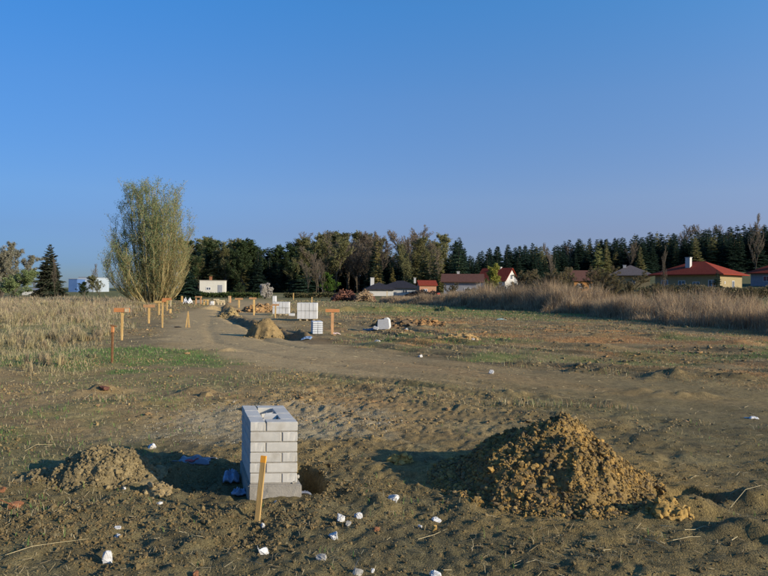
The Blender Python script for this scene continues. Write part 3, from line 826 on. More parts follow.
def field_tufts():
    rng = np.random.default_rng(24)
    n = 130000
    Y = 9 + 85 * rng.uniform(0, 1, n) ** 1.3
    X = rng.uniform(-.62, .68, n) * Y
    tr, gr, gn, md, st = masks(X, Y)
    tuf = sstep(.52, .78, vnoise(X / .9, Y / .9, 91) * .6 + vnoise(X / 3.1, Y / 2.2, 92) * .4)
    d, side, w, _ = pdist(X, Y, TRACK)
    td, ts, _, t2 = pdist(X, Y, TRENCH)
    keep = (rng.uniform(0, 1, n) < tuf * .8 + .05 + .25 * sstep(35, 60, Y)) & (d > w) & (td > .9) & (md < .5)
    X, Y, tuf = X[keep], Y[keep], tuf[keep]; n = len(X)
    hh = (.04 + .10 * tuf + .10 * sstep(30, 70, Y)) * rng.uniform(.4, 1.4, n)
    t = rng.uniform(0, 1, n)
    c_ = np.where((t < .55)[:, None], pick(rng, n, DRY, .6, 1.1), np.where((t < .8)[:, None], pick(rng, n, ((.20, .24, .09), (.17, .22, .08))), pick(rng, n, ((.42, .26, .13), (.34, .21, .11)))))
    v, f, k = blades(np.stack([X, Y, H(X, Y) - .01], -1), hh, .003 + .0007 * Y * rng.uniform(.5, 1, n), rng.uniform(.2, 1.1, n), c_, rng)
    tag(mobj('grass_tufts', npmesh('grass_tufts', v, f, M_blade, k)), 'ragged tufts of withered and green grass over the open field', 'grass', kind='stuff')
    n = 60000
    Y = 2.9 + 6.5 * rng.uniform(0, 1, n) ** 1.2
    X = rng.uniform(-1, 1, n) * (Y * .64 + .4)
    tr, gr, gn, md, st = masks(X, Y)
    keep = (rng.uniform(0, 1, n) < (.12 + .8 * sstep(.35, .75, vnoise(X / .6, Y / .45, 93)))) & (ell(X, Y, 1.5, 5.62, .85, .85) > 1) & (ell(X, Y, -2.3, 5.55, .6, .35) > 1) & ~((np.abs(X + .95) < .35) & (Y > 4.9) & (Y < 6.0))
    X, Y = X[keep], Y[keep]; n = len(X)
    L = .008 + .035 * rng.uniform(0, 1, n) ** 2
    v, f, k = blades(np.stack([X, Y, H(X, Y) + .001], -1), L * .7, np.full(n, .0022), rng.uniform(.8, 2.2, n), pick(rng, n, ((.34, .28, .16), (.26, .22, .12), (.20, .20, .09), (.42, .36, .22)), .6, 1.1), rng)
    tag(mobj('plant_litter', npmesh('plant_litter', v, f, M_blade, k)), 'fine withered plant bits lying over the foreground soil', 'litter', kind='stuff')
def flat_straw():
    rng = np.random.default_rng(25)
    n = 150000
    Y = 9.5 + 42 * rng.uniform(0, 1, n) ** 1.35
    X = rng.uniform(-.22, .66, n) * Y
    tr, gr, gn, md, st = masks(X, Y)
    d, side, w, _ = pdist(X, Y, TRACK)
    a1 = streak(X, Y, 3.0, .55, 130); a2 = streak(X, Y, 1.3, .22, 131); a3 = streak(X, Y, 4.5, 1.2, 132)
    dens = sstep(-.25, .5, a1 * .6 + a3 * .4 + a2 * .4) * sstep(-5, 1, X) + st
    keep = (rng.uniform(0, 1, n) < np.clip(dens, .05, 1)) & (d > w * (.8 + .5 * rng.uniform(0, 1, n))) & (ell(X, Y, -3.5, 24, 6, 6) > 1)
    X, Y, st, a3 = X[keep], Y[keep], st[keep], a3[keep]; n = len(X)
    L = (.04 + .12 * rng.uniform(0, 1, n) ** 2) * (.7 + .035 * Y)
    t = rng.uniform(0, 1, n)
    warm = t < (.35 + .5 * st + .2 * a3)
    c_ = np.where(warm[:, None], pick(rng, n, ((.46, .26, .12), (.38, .21, .10), (.50, .32, .15))), pick(rng, n, ((.42, .35, .20), (.34, .28, .16), (.26, .21, .12), (.50, .43, .26), (.22, .21, .10))))
    v, f, k = blades(np.stack([X, Y, H(X, Y) + .002], -1), L * .45, .003 + .0006 * Y * rng.uniform(.5, 1, n), rng.uniform(1.0, 2.6, n), c_, rng)
    tag(mobj('trampled_straw', npmesh('trampled_straw', v, f, M_blade, k)), 'trampled orange-brown straw and dead stalks matted over the right-hand field', 'straw', kind='stuff')

def tussocks():
    rng = np.random.default_rng(26)
    nc = 6500
    cy = 12.5 + 60 * rng.uniform(0, 1, nc) ** 1.7; cx = -cy * rng.uniform(.2, .72, nc)
    _, _, gn, md, _ = masks(cx, cy)
    cl = vnoise(cx / 2.4, cy / 2.8, 94)
    keep = (rng.uniform(0, 1, nc) < md * sstep(.38, .75, cl) * (.25 + .75 * sstep(15, 22, cy)))
    cx, cy, cl = cx[keep], cy[keep], cl[keep]; nc = len(cx)
    per = 34; n = nc * per
    ci = np.repeat(np.arange(nc), per)
    size = rng.uniform(.14, .50, nc) * (.6 + .7 * cl) * (.7 + .5 * sstep(16, 30, cy))
    a = rng.uniform(0, 2 * math.pi, n); r = rng.uniform(0, 1, n) ** .7
    S = size[ci]
    P = np.stack([cx[ci] + np.cos(a) * r * S * .12, cy[ci] + np.sin(a) * r * S * .12, np.zeros(n)], -1); P[:, 2] = H(P[:, 0], P[:, 1]) - .02
    out = np.stack([np.cos(a), np.sin(a), np.zeros(n)], -1)
    h = S * rng.uniform(.6, 1.2, n); lean = r * rng.uniform(.5, 1.1, n)
    mid_ = P + out * (h * lean * .35)[:, None] + np.array([0, 0, 1.0]) * (h * .62)[:, None]
    tip = P + out * (h * lean * 1.05)[:, None] + np.array([0, 0, 1.0]) * (h * (.98 - .62 * lean))[:, None]
    sd = np.stack([-np.sin(a), np.cos(a), np.zeros(n)], -1) * ((.0035 + .00045 * P[:, 1]) * .5)[:, None]
    V_ = np.stack([P - sd, P + sd, mid_ - sd * .8, mid_ + sd * .8, tip], 1).reshape(-1, 3)
    b = (np.arange(n) * 5)[:, None]
    F_ = np.concatenate([b + np.array([[0, 1, 3]]), b + np.array([[0, 3, 2]]), b + np.array([[2, 3, 4]])])
    tc_ = pick(rng, nc, ((.50, .43, .24), (.43, .36, .19), (.47, .38, .22), (.40, .31, .19)), .8, 1.15)[ci] * rng.uniform(.8, 1.15, (n, 1))
    tag(mobj('dry_tussocks', npmesh('dry_tussocks', V_, F_, M_blade, np.repeat(tc_[:, None], 5, 1).reshape(-1, 3))), 'arching pale tussocks of last year\'s grass in the left meadow', 'grass', kind='stuff')
meadow_left(); reeds_right(); short_grass(); field_tufts(); flat_straw(); tussocks()

# ------------------------------------------------------------------ brick pillar
def pillar():
    fx0, fy0 = ray(250.2, 455)[0] * 5.0, 5.0
    AF, AS = R(4.5), R(17.5)             # front face and side directions (crooked pillar)
    zb = EYE + ray(272, 484.5)[1] * 5.0
    gz = h1(fx0 + .2, fy0 + .3)
    root = thing('brick_pillar', 'half-built pillar of white sand-lime bricks on a concrete footing', 'pillar', (fx0, fy0, gz), 0)
    fv = Vector((math.cos(AF), math.sin(AF), 0)); sv = Vector((-math.sin(AS), math.cos(AS), 0))
    L, W, Hb, J = .240, .115, .071, .010
    def bmesh_(a, b, name='brick'):
        m_ = MB(); h_ = Hb / 2; q = [a * -.5 - b * .5, a * .5 - b * .5, a * .5 + b * .5, a * -.5 + b * .5]
        m_.add([(p.x, p.y, -h_) for p in q] + [(p.x, p.y, h_) for p in q], [(3, 2, 1, 0), (4, 5, 6, 7), (0, 1, 5, 4), (1, 2, 6, 5), (2, 3, 7, 6), (3, 0, 4, 7)])
        me = m_.mesh(name, M_brick)
        bm = bmesh.new(); bm.from_mesh(me)
        bmesh.ops.subdivide_edges(bm, edges=[e for e in bm.edges if e.calc_length() > .1], cuts=5, use_grid_fill=True)
        bmesh.ops.bevel(bm, geom=[e for e in bm.edges if e.calc_face_angle(0) > .5], offset=.003, segments=1, affect='EDGES')
        rr_ = random.Random(5 + int(a.x * 1000))
        for v in bm.verts:
            sharp = any(e.calc_face_angle(0) > .3 for e in v.link_edges)
            v.co += Vector((rr_.uniform(-1, 1), rr_.uniform(-1, 1), rr_.uniform(-1, 1))) * (.0003 if sharp else 0)
            if sharp and rr_.random() < .05: v.co *= .985
        bm.to_mesh(me); bm.free(); return me
    bfr = bmesh_(fv * L, sv * W); bsd = bmesh_(fv * W, sv * L); bm_ = bmesh_(Vector((L, 0, 0)), Vector((0, W, 0)))
    z0 = zb - gz
    rng = random.Random(3)
    def put(u, v, k, along):            # u,v centre in front/side coordinates
        p = fv * u + sv * v
        o = mobj('brick', bfr if along == 'f' else bsd, root, (p.x, p.y, z0 + J + Hb / 2 + k * (Hb + J)))
        a = 0
        o.rotation_euler = (rng.uniform(-.006, .006), rng.uniform(-.006, .006), a + rng.uniform(-.008, .008))
        o.location.x += rng.uniform(-.0015, .0015); o.location.y += rng.uniform(-.002, .002)
    TW = L + W + J
    TD = .74
    for k in range(6):
        flip = (k % 2 == 0)             # bottom course: stretcher left
        def U(u): return u if not flip else TW - u
        for i in range(3): put(U(W / 2), L / 2 + i * (L + J), k, 's')
        put(U(W + J + L / 2), W / 2, k, 'f')
        put(U(TW - W / 2), W + J + L / 2, k, 's'); put(U(TW - W / 2), W + J + L / 2 + L + J, k, 's')
        put(U(W + J + L / 2), TD - W / 2, k, 'f')
    # mortar cores, recessed from the brick faces
    mb = MB(); r = .005
    def prism(u0, u1, v0, v1, za_, zb_):
        c_ = [fv * u + sv * v for (u, v) in ((u0, v0), (u1, v0), (u1, v1), (u0, v1))]
        vs = [Vector((p.x, p.y, za_)) for p in c_] + [Vector((p.x, p.y, zb_)) for p in c_]
        mb.add(vs, [(3, 2, 1, 0), (4, 5, 6, 7), (0, 1, 5, 4), (1, 2, 6, 5), (2, 3, 7, 6), (3, 0, 4, 7)])
    zt = z0 + 6 * (Hb + J) - .012
    prism(r, TW - r, r, W - r, z0 + .001, zt); prism(r, TW - r, TD - W + r, TD - r, z0 + .001, zt)
    prism(r, W - r, W - r, TD - W + r, z0 + .001, zt); prism(TW - W + r, TW - r, W - r, TD - W + r, z0 + .001, zt)
    mb.obj('mortar', M_mortar, root)
    # loose bricks wedged inside the hollow core
    for (u, v, dz, rx, ry, rz) in ((TW / 2, .255, -.020, .10, -.30, R(28)), (TW / 2 + .0, .50, -.035, -.10, .28, R(52))):
        p = fv * u + sv * v
        o = mobj('brick', bm_, root, (p.x, p.y, zt + dz - .02)); o.rotation_euler = (rx, ry, rz + R(60))
        o.scale = (.72, .9, 1)
    # mortar squeezed out at the lowest right corner
    p = fv * (TW - .01) + sv * .02
    v, f, k = lumps(np.array([[p.x, p.y, z0 + .02], [p.x - .02, p.y - .01, z0 + .008], [p.x + .012, p.y + .05, z0 + .035], [p.x - .12, p.y - .01, z0 + .003]]), np.array([.022, .017, .02, .012]), np.ones((4, 3)) * .5)
    mobj('mortar_lump', npmesh('mortar_lump', v, f, M_mortar, smooth=True), root)
    # concrete footing
    fb = MB()
    c_ = [fv * u + sv * v for (u, v) in ((-.012, -.02), (TW + .035, -.02), (TW + .03, TD + .02), (-.012, TD + .02))]
    zlo = -.40
    vs = [Vector((q.x, q.y, zlo)) for q in c_] + [Vector((q.x, q.y, z0 - .0)) for q in c_]
    fb.add(vs, [(3, 2, 1, 0), (4, 5, 6, 7), (0, 1, 5, 4), (1, 2, 6, 5), (2, 3, 7, 6), (3, 0, 4, 7)])
    me = fb.mesh('footing', M_concrete)
    bm = bmesh.new(); bm.from_mesh(me)
    bmesh.ops.bevel(bm, geom=list(bm.edges), offset=.01, segments=2, affect='EDGES')
    bmesh.ops.subdivide_edges(bm, edges=[e for e in bm.edges if e.calc_length() > .1], cuts=10, use_grid_fill=True)
    for v in bm.verts:
        n_ = noise(np.array([v.co.x * 1.0 + v.co.z]), np.array([v.co.y + v.co.z * .7]), .06, 91)[0]
        if v.co.z < z0 - .012: v.co += v.normal * n_ * .004
    bm.to_mesh(me); bm.free()
    mobj('footing', me, root)
pillar()

# ------------------------------------------------------------------ stakes and markers
def board(mb, p0, p1, w, t, axis_hint=Vector((0, 1, 0)), tip=0, uneven=.0):
    """plank from p0 to p1, w across, t thick"""
    p0, p1 = Vector(p0), Vector(p1); d = (p1 - p0).normalized()
    n = axis_hint - d * axis_hint.dot(d); n.normalize(); s = d.cross(n)
    ring = lambda p, k=1: [p - s * w / 2 * k - n * t / 2, p + s * w / 2 * k - n * t / 2, p + s * w / 2 * k + n * t / 2, p - s * w / 2 * k + n * t / 2]
    m = (p0 + p1) / 2 + s * uneven
    vs = ring(p0, .6 if tip else 1) + ring(m) + ring(p1)
    fs = [(3, 2, 1, 0), (8, 9, 10, 11)]
    for a in (0, 4):
        for i in range(4):
            j = (i + 1) % 4
            fs.append((a + i, a + j, a + 4 + j, a + 4 + i))
    mb.add(vs, fs)

def marker(px, py_top, py_base, label, bar=(-8, 8), bar_h=4, wpost=2.2, mats=('w', 'o'), post_mat=None, bar_mat=None, lean=0, name='batter_board', two=False, tilt=0, Y=None, group=None):
    if Y is None: x, Y = gp(px, py_base)
    else: x = xa(px, Y)
    s = Y / FPX
    z = h1(x, Y); hgt = za(px, py_top, Y) - z
    root = thing(name, label, 'marker stake' if bar is None else 'marker', (x, Y, z), 0, group)
    pm = post_mat or M_wood
    mb = MB(); w = max(.035, wpost * s)
    yaw = random.uniform(-.15, .15)
    hint = Vector((math.sin(yaw), math.cos(yaw), 0))
    top = hgt - (bar_h * s * .5 if bar is not None else 0)
    board(mb, (0, 0, -.25), (lean * s, 0, top), w, w * .55, hint, tip=1, uneven=.004)
    mb.obj('post', pm, root, bevel=.002)
    if bar is not None:
        bb = MB(); bh = bar_h * s
        yb = -w * .28 - .013
        zc = hgt - bh / 2
        board(bb, (bar[0] * s + lean * s, yb, zc - tilt * s / 2), (bar[1] * s + lean * s, yb, zc + tilt * s / 2), bh, .022, Vector((0, 1, 0)), uneven=.003)
        bb.obj('crossbar', bar_mat or M_orange, root, bevel=.002)
        if two:                          # pale unpainted end of the crossbar
            bb = MB(); board(bb, ((bar[1] - 5) * s, yb - .016, zc), ((bar[1] - .5) * s, yb - .016, zc), bh * .8, .008, Vector((0, 1, 0)))
            o = bb.obj('bare_end', M_woodpale, root); o['label'] = 'pale unpainted end of the crossbar'
    return root

def fore_stake():
    x, Y = gp(257.5, 521); z = h1(x, Y)
    root = thing('wooden_stake', 'short leaning bare wooden stake standing in front of the brick pillar', 'stake', (x, Y, z))
    s = Y / FPX; topz = za(262, 457, Y) - z
    mb = MB(); hint = Vector((.25, 1, 0)).normalized()
    board(mb, (-.01, 0, -.1), (5.0 * s, .03, topz), .039, .016, hint, uneven=.001)
    mb.obj('lath', M_wood, root, bevel=.0015)
    mb = MB(); p1 = Vector((5.0 * s, .03, topz)); p0 = Vector((-.01, 0, -.1)); d = (p1 - p0).normalized()
    board(mb, p1 - d * .045, p1 + d * .001, .0395, .0168, hint)
    o = mb.obj('painted_tip', mat_noise('amber_paint', (.8, .32, .03), (.86, .38, .05), 20, .6), root); o['label'] = 'amber painted tip'
fore_stake()

def rust_post():
    x, Y = gp(112, 363); z = h1(x, Y); s = Y / FPX
    root = thing('iron_post', 'thin rusty post with an orange cap, nearest post at the left meadow edge', 'post', (x, Y, z))
    hgt = za(112, 326, Y) - z
    mb = MB(); board(mb, (0, 0, -.2), (.01, 0, hgt), .045, .04); mb.obj('shaft', M_rust, root, bevel=.006)
    mb = MB(); board(mb, (.008, 0, hgt - .14), (.01, 0, hgt - .012), .058, .052); mb.obj('painted_cap', M_orange, root, bevel=.006)
    mb = MB(); board(mb, (-.05, -.01, hgt + .02), (.10, .0, hgt - .01), .03, .03, Vector((0, 0, 1))); mb.obj('clamp', M_rust, root, bevel=.005)
rust_post()

marker(122, 308, 341, 'T-shaped marker with orange and white crossbar beside the rusty post', bar=(-8, 8), bar_h=4.2, two=True)
marker(149, 304.5, 323, 'T-shaped marker with orange crossbar, leftmost of the four under the big willow', bar=(-5.5, 6), bar_h=3, wpost=2, bar_mat=M_orangewood)
marker(159, 301, 315, 'yellow T-shaped marker with bare wooden crossbar below the willow stems', bar=(-4.5, 4.5), bar_h=2, wpost=1.6, bar_mat=M_wood)
marker(162.5, 299, 327, 'tall yellow double stake with orange tip at the left edge of the track', bar=(-.5, 3.5), bar_h=3, wpost=1.7)
marker(167, 298, 311, 'T-shaped marker with wide orange crossbar right of the tall yellow double stake', bar=(-4.5, 4.5), bar_h=2.2, wpost=1.4)
marker(170.7, 298, 307, 'small pale post right behind the wide orange crossbar under the willow', bar=None, wpost=1.2, post_mat=M_woodpale, name='wooden_stake')
marker(170.5, 309, 313.5, 'low orange stub of a stake on the track edge under the willow', bar=None, wpost=2, name='wooden_stake')
marker(239, 298, 307.5, 'T-shaped marker with orange crossbar between the small far sand mound and the white building', bar=(-4, 4), bar_h=1.8, wpost=1.6, bar_mat=M_orangewood)
marker(254, 297.5, 315, 'T-shaped marker with wide orange head left of the orange-brown spoil heap', bar=(-5, 2.5), bar_h=1.8, wpost=1.8, bar_mat=M_orangewood)
marker(275.5, 304, 318, 'short T-shaped marker with orange crossbar right in front of the gapped block stack', bar=(-3.5, 3.5), bar_h=1.8, wpost=1.3, bar_mat=M_orangewood)
marker(332.3, 309, 336, 'T-shaped marker with broad orange crossbar right of the smallest block stack', bar=(-7, 7), bar_h=3.2, wpost=2.8, bar_mat=mat_noise('light_orange_paint', (.50, .20, .07), (.58, .27, .11), 6, .6), post_mat=M_orangewood)
marker(312, 297, 304, 'bare yellow stake rising behind the large white block stack', bar=None, wpost=1.0, Y=40, name='wooden_stake')
marker(299, 336, 343, 'low wooden peg by the blue film in front of the smallest block stack', bar=None, wpost=1.8, post_mat=M_orangewood, name='wooden_stake', Y=22.5)
marker(438.5, 293, 303, 'thin pale post with red top in the far grass below the brown-roofed house', bar=(-1.5, 1.5), bar_h=1.6, wpost=1, bar_mat=mat_noise('red_paint', (.5, .06, .04), (.55, .09, .05), 5, .6), post_mat=M_woodpale, name='marker_post')
marker(293.5, 293, 300, 'tiny far stake in the grass behind the gapped block stack', bar=None, wpost=1.0, name='wooden_stake')
marker(387, 291, 300, 'tiny white peg in the far grass behind the tipped foam block', bar=None, wpost=1.0, post_mat=M_woodpale, name='wooden_stake')

def tripod():
    x, Y = gp(188, 327); z = h1(x, Y); s = Y / FPX
    root = thing('stake_bundle', 'pointed bundle of yellow laths leaning together in the middle of the track', 'stakes', (x, Y, z))
    top = Vector((0, 0, za(188, 311, Y) - z))
    for (bx, by) in ((-1.8 * s, -.05), (1.9 * s, -.04), (.0, .08)):
        mb = MB(); board(mb, (bx, by, -.03), (top.x + random.uniform(-.02, .02), 0, top.z * random.uniform(.75, 1.0)), .042, .022, uneven=.002); mb.obj('lath', M_wood, root, bevel=.002)
    x, Y = gp(178, 327)
    o = mobj('shade_patch', npmesh('shade_patch', *lumps(np.zeros((1, 3)), np.array([.2]), np.ones((1, 3)), base=(ICO2V, ICO2F), jag=.1, flat=.2)[:2], mat_noise('shade_black', (.015, .015, .015), (.03, .03, .03), 9, .8), smooth=True), loc=(x, Y, h1(x, Y) + .02))
    o.scale = (1.1, .9, 1)  # flat black lump added in place of shade on the track
    tag(o, 'flat dark patch standing in for shade on the track left of the lath bundle', 'shade patch')
tripod()

# ------------------------------------------------------------------ block stacks
def stack(px_l, py_base, cols, rows, deep, bw, bh, bd, label, rz=0.0, name='block_stack', missing=(), extra=(), Y=None, mat=None, pallet=True, jit=.004):
    x, Yg = gp(px_l, py_base)
    if Y is None: Y = Yg
    else: x = xa(px_l, Y)
    z = h1(x + .4, Y + .2)
    root = thing(name, label, 'block stack', (x, Y, z), rz)
    g = .012
    s_m = MB(); s_m.box((0, 0, 0), (bw - g, bd - g, bh - g)); me = s_m.mesh('block', mat or M_block, .006)
    zb = .0
    if pallet:
        pm = MB()
        for i in range(3):
            pm.box((cols * bw * (i + .5) / 3, deep * bd / 2, .03), (.09, deep * bd, .08))
        pm.obj('pallet_bearer', M_woodpale, root)
        pm = MB()
        n = 5
        for i in range(n): pm.box((cols * bw / 2, deep * bd * (i + .5) / n, .081), (cols * bw, .1, .02))
        pm.obj('pallet_board', M_woodpale, root)
        zb = .092
    for j in range(rows):
        for i in range(cols):
            for k in range(deep):
                if (i, j) in missing: continue
                o = mobj('block', me, root, (bw * (i + .5) + random.uniform(-jit, jit), bd * (k + .5) + random.uniform(-jit, jit) * 2, zb + bh * (j + .5)))
                o.rotation_euler = (0, 0, random.uniform(-.01, .01))
    for (i, j, k) in extra:
        mobj('block', me, root, (bw * (i + .5), bd * (k + .5), zb + bh * (j + .5)))
    return root

s33 = 33.0 / FPX
stack(297.2, 322.5, 5, 2, 4, 4.05 * s33, .42, .24, 'large stack of white building blocks, two rows high, on a pallet', rz=R(3), Y=33.3)
s40 = 40.5 / FPX
stack(272.5, 317.5, 5, 2, 3, 3.3 * s40, .38, .25, 'block stack farther back with one extra block on its top left corner', rz=R(2), Y=40.5, extra=((0, 2, 0), (0, 2, 1)))
stack(288.8, 315.5, 1, 1, 1, .36, .17, .25, 'single white block lying between the two larger stacks', rz=R(1), Y=39.5, pallet=False, name='building_block')
stack(313.0, 334.5, 2, 6, 3, .19, .077, .24, 'smallest low stack of white blocks, beside the orange marker and blue film', rz=R(12), Y=23.6, pallet=False, mat=M_blueblk)

def crumple(name, label, cat, px, py, sx, sy, sz, mat, seed, rz=0.0, zoff=0.0, amp=.35):
    """crumpled sheet of film lying on the ground"""
    rng = np.random.default_rng(seed)
    x, Y = gp(px, py); n = 22
    g = np.linspace(-1, 1, n); A, B = np.meshgrid(g, g); a, b = A.ravel(), B.ravel()
    edge = 1 + .25 * noise(a, b, .7, seed)
    X = a * sx * edge; Yy = b * sy * edge
    top = sz * (.25 + .6 * np.abs(noise(a, b, .6, seed + 1)) + amp * np.abs(noise(a, b, .25, seed + 2))) * (1 - .6 * (a * a * .5 + b * b * .5))
    cr, sr = math.cos(rz), math.sin(rz)
    WX = X * cr - Yy * sr; WY = X * sr + Yy * cr
    base = H(WX + x, WY + Y); z0 = h1(x, Y)
    P = np.concatenate([np.stack([WX, WY, base - z0 + .004 + zoff + top], -1), np.stack([WX, WY, base - z0 - .002 + zoff + top * .6], -1)])
    II = np.arange(n * n).reshape(n, n)
    Q = np.stack([II[:-1, :-1], II[:-1, 1:], II[1:, 1:], II[1:, :-1]], -1).reshape(-1, 4)
    rim = np.concatenate([II[0, :-1], II[:-1, -1], II[-1, :0:-1], II[:0:-1, 0]]); r2 = np.roll(rim, -1)
    side = np.stack([rim, rim + n * n, r2 + n * n, r2], -1)
    F_ = np.concatenate([Q, Q[:, ::-1] + n * n, side])
    o = mobj(name, npmesh(name, P, F_, mat, smooth=True), loc=(x, Y, z0))
    return tag(o, label, cat)
crumple('plastic_film', 'crumpled blue plastic film at the foot of the smallest block stack', 'plastic film', 306.5, 339.5, .17, .12, .10, M_film, 101)
crumple('plastic_film', 'crumpled blue plastic sack lying left of the brick pillar in its shade', 'plastic film', 232, 478, .07, .10, .10, M_film, 102, .3)
crumple('plastic_film', 'blue plastic film crushed under the front left corner of the brick pillar', 'plastic film', 240, 492, .06, .07, .07, M_film, 103, .3)
crumple('plastic_film', 'blue plastic film poking out at the right foot of the brick pillar', 'plastic film', 303.5, 496.5, .06, .035, .03, M_filmpale, 104)
crumple('plastic_film', 'flat pale bluish film lying in the shadow left of the brick pillar', 'plastic film', 196, 463, .16, .09, .025, M_filmpale, 105, -.1)
crumple('plastic_film', 'thin red scrap of foil on the pale film in the pillar shadow', 'plastic scrap', 192, 464.5, .06, .012, .012, M_filmred, 106, .1, zoff=.022)
crumple('plastic_film', 'grey plastic film bunched left of the tipped white foam block', 'plastic film', 370, 330.5, .26, .14, .14, M_filmpale, 107)
crumple('plastic_film', 'faint cyan plastic strip in the green band of the far field', 'plastic film', 503, 321, .3, .08, .06, mat_noise('cyan_film', (.4, .62, .62), (.5, .7, .7), 9, .4), 108)
crumple('paper_scrap', 'pink-white rag at the foot of the broad orange marker', 'rag', 337, 335.5, .14, .08, .08, mat_noise('pink_rag', (.6, .42, .38), (.7, .55, .5), 9, .9), 109)
crumple('paper_scrap', 'pale flat paper scrap by a stick near the right edge on the track', 'paper', 752, 417.5, .07, .05, .03, M_foam, 110)
crumple('plastic_film', 'white plastic bag standing at the far left of the track end', 'plastic bag', 187.5, 305, .38, .3, .9, M_foam, 111)

def chunk(px, py, w, h, label, mat=None, name='foam_chunk', cat='foam chunk', seed=0, ang=None, Y=None, lump=None):
    """broken piece: faceted bit with a flat broken side"""
    rng = random.Random(seed * 7 + int(px) * 13 + int(py))
    x, Yg = gp(px, py + h * .25)
    Y = Y or Yg
    s = Y / FPX
    wx, hz = w * s / 2, h * s
    bm = bmesh.new()
    pts = []
    for i in range(16):
        v = Vector((rng.gauss(0, 1), rng.gauss(0, 1), rng.gauss(0, 1))).normalized()
        v = Vector((math.copysign(abs(v.x) ** .6, v.x), math.copysign(abs(v.y) ** .6, v.y), math.copysign(abs(v.z) ** .6, v.z))) * rng.uniform(.75, 1.05)
        pts.append(bm.verts.new((v.x * wx, v.y * wx * .8, v.z * hz * .5)))
    bmesh.ops.convex_hull(bm, input=pts)
    for v in [v for v in bm.verts if not v.link_faces]: bm.verts.remove(v)
    bmesh.ops.bevel(bm, geom=list(bm.edges), offset=min(wx, hz) * .07, segments=1, affect='EDGES')
    bmesh.ops.triangulate(bm, faces=bm.faces)
    bmesh.ops.subdivide_edges(bm, edges=list(bm.edges), cuts=1)
    for v in bm.verts:
        v.co += Vector((rng.uniform(-1, 1), rng.uniform(-1, 1), rng.uniform(-1, 1))) * min(wx, hz) * .09
    bmesh.ops.recalc_face_normals(bm, faces=bm.faces)
    me = bpy.data.meshes.new(name); bm.to_mesh(me); bm.free(); me.materials.append(mat or M_foam)
    o = mobj(name, me, loc=(x, Y, h1(x, Y) + hz * .24))
    o.rotation_euler = (rng.uniform(-.2, .2), rng.uniform(-.3, .3), ang if ang is not None else rng.uniform(-.6, .6))
    return tag(o, label, cat)
for a in ((152, 446, 11, 7, 'white foam chunk at the far edge of the pillar shadow'),
          (108, 559, 11, 15, 'tall upright white foam chunk near the bottom left corner'),
          (118, 534.5, 10, 5, 'flat white foam chunk just above the tall upright one at bottom left'),
          (118, 528, 8, 4, 'thin white foam sliver, upper one of the pair at bottom left'),
          (124.5, 491, 4, 3, 'tiny white crumb at the front of the low brown soil mound'),
          (160, 504.5, 6, 3, 'small white crumb below the lump beside the low brown mound'),
          (264, 548, 12, 11, 'pointed white foam chunk right below the leaning wooden stake'),
          (262.5, 524.5, 6, 6, 'small white crumb touching the foot of the leaning wooden stake'),
          (341, 522, 9, 10, 'leaning white foam chunk, left one of the close pair right of the stake'),
          (358, 520, 11, 7, 'flat white foam chunk, right one of the close pair right of the stake'),
          (332.5, 538, 12, 8, 'wide white foam chunk below the close pair'),
          (393.5, 501, 13, 8, 'round white foam chunk alone between pillar and clay mound'),
          (436.5, 518.5, 12, 5, 'white foam plate lying just above a small orange clod'),
          (420, 526, 5, 5, 'small white crumb left of the foam plate'),
          (436, 574, 12, 9, 'white foam chunk cut by the bottom edge of the photo'),
          (373, 571, 6, 5, 'small white crumb at the bottom edge left of the cut chunk'),
          (583, 501, 8, 4, 'small white crumb on the front slope of the large clay mound'),
          (276, 505, 5, 3, 'tiny crumb of foam at the front of the pillar footing'),
          (377.5, 343, 7, 6, 'white foam chunk in front of the tipped foam block'),
          (420, 356, 6, 4, 'white foam piece in the field, right of and below the tipped block'),
          (491, 372, 6, 6, 'white foam piece alone in the middle of the field'),
          (473, 341, 4, 3, 'upper of two small white bits by the straw-covered heap'),
          (473, 346.5, 4, 3, 'lower of two small white bits by the straw-covered heap'),
          (407, 328, 4, 3, 'small white bit right of the tipped foam block'),
          (534, 466, 3, 2, 'tiny white speck left on the clay mound'),
          (212, 303.5, 6, 6, 'small white sack at the far building materials', ),):
    chunk(*a)
chunk(348.5, 527.5, 8, 6, 'cream-coloured stone touching the leaning foam chunk', M_stone, 'stone', 'stone')
chunk(321, 561, 13, 7, 'grey angular stone near the bottom edge, below the foam chunks', M_stone, 'stone', 'stone')
chunk(358, 572, 11, 8, 'grey-brown stone at the bottom edge', M_stone, 'stone', 'stone', seed=3)
chunk(16, 507, 16, 11, 'broken reddish terracotta piece at the left edge', M_terra, 'brick_fragment', 'brick fragment', seed=2)
chunk(2, 495, 9, 7, 'orange brick piece cut by the left edge', M_terra, 'brick_fragment', 'brick fragment', seed=4)
chunk(377, 532, 7, 5, 'small orange clay nugget right of the cream stone', M_terra, 'clay_nugget', 'clay lump', seed=5)
chunk(434.5, 529, 6, 9, 'upright orange clod right under the foam plate', mat_noise('orange_clay', (.40, .24, .07), (.46, .3, .1), 15, .95), 'clay_nugget', 'clay lump', seed=6)
chunk(104, 393.5, 12, 5, 'dark chunk of rotten wood on the ground below the rusty post', M_darkwood, 'wood_chunk', 'wood chunk', seed=7)
chunk(196, 571, 9, 7, 'orange-brown clod at the bottom edge on the left', M_terra, 'clay_nugget', 'clay lump', seed=8)

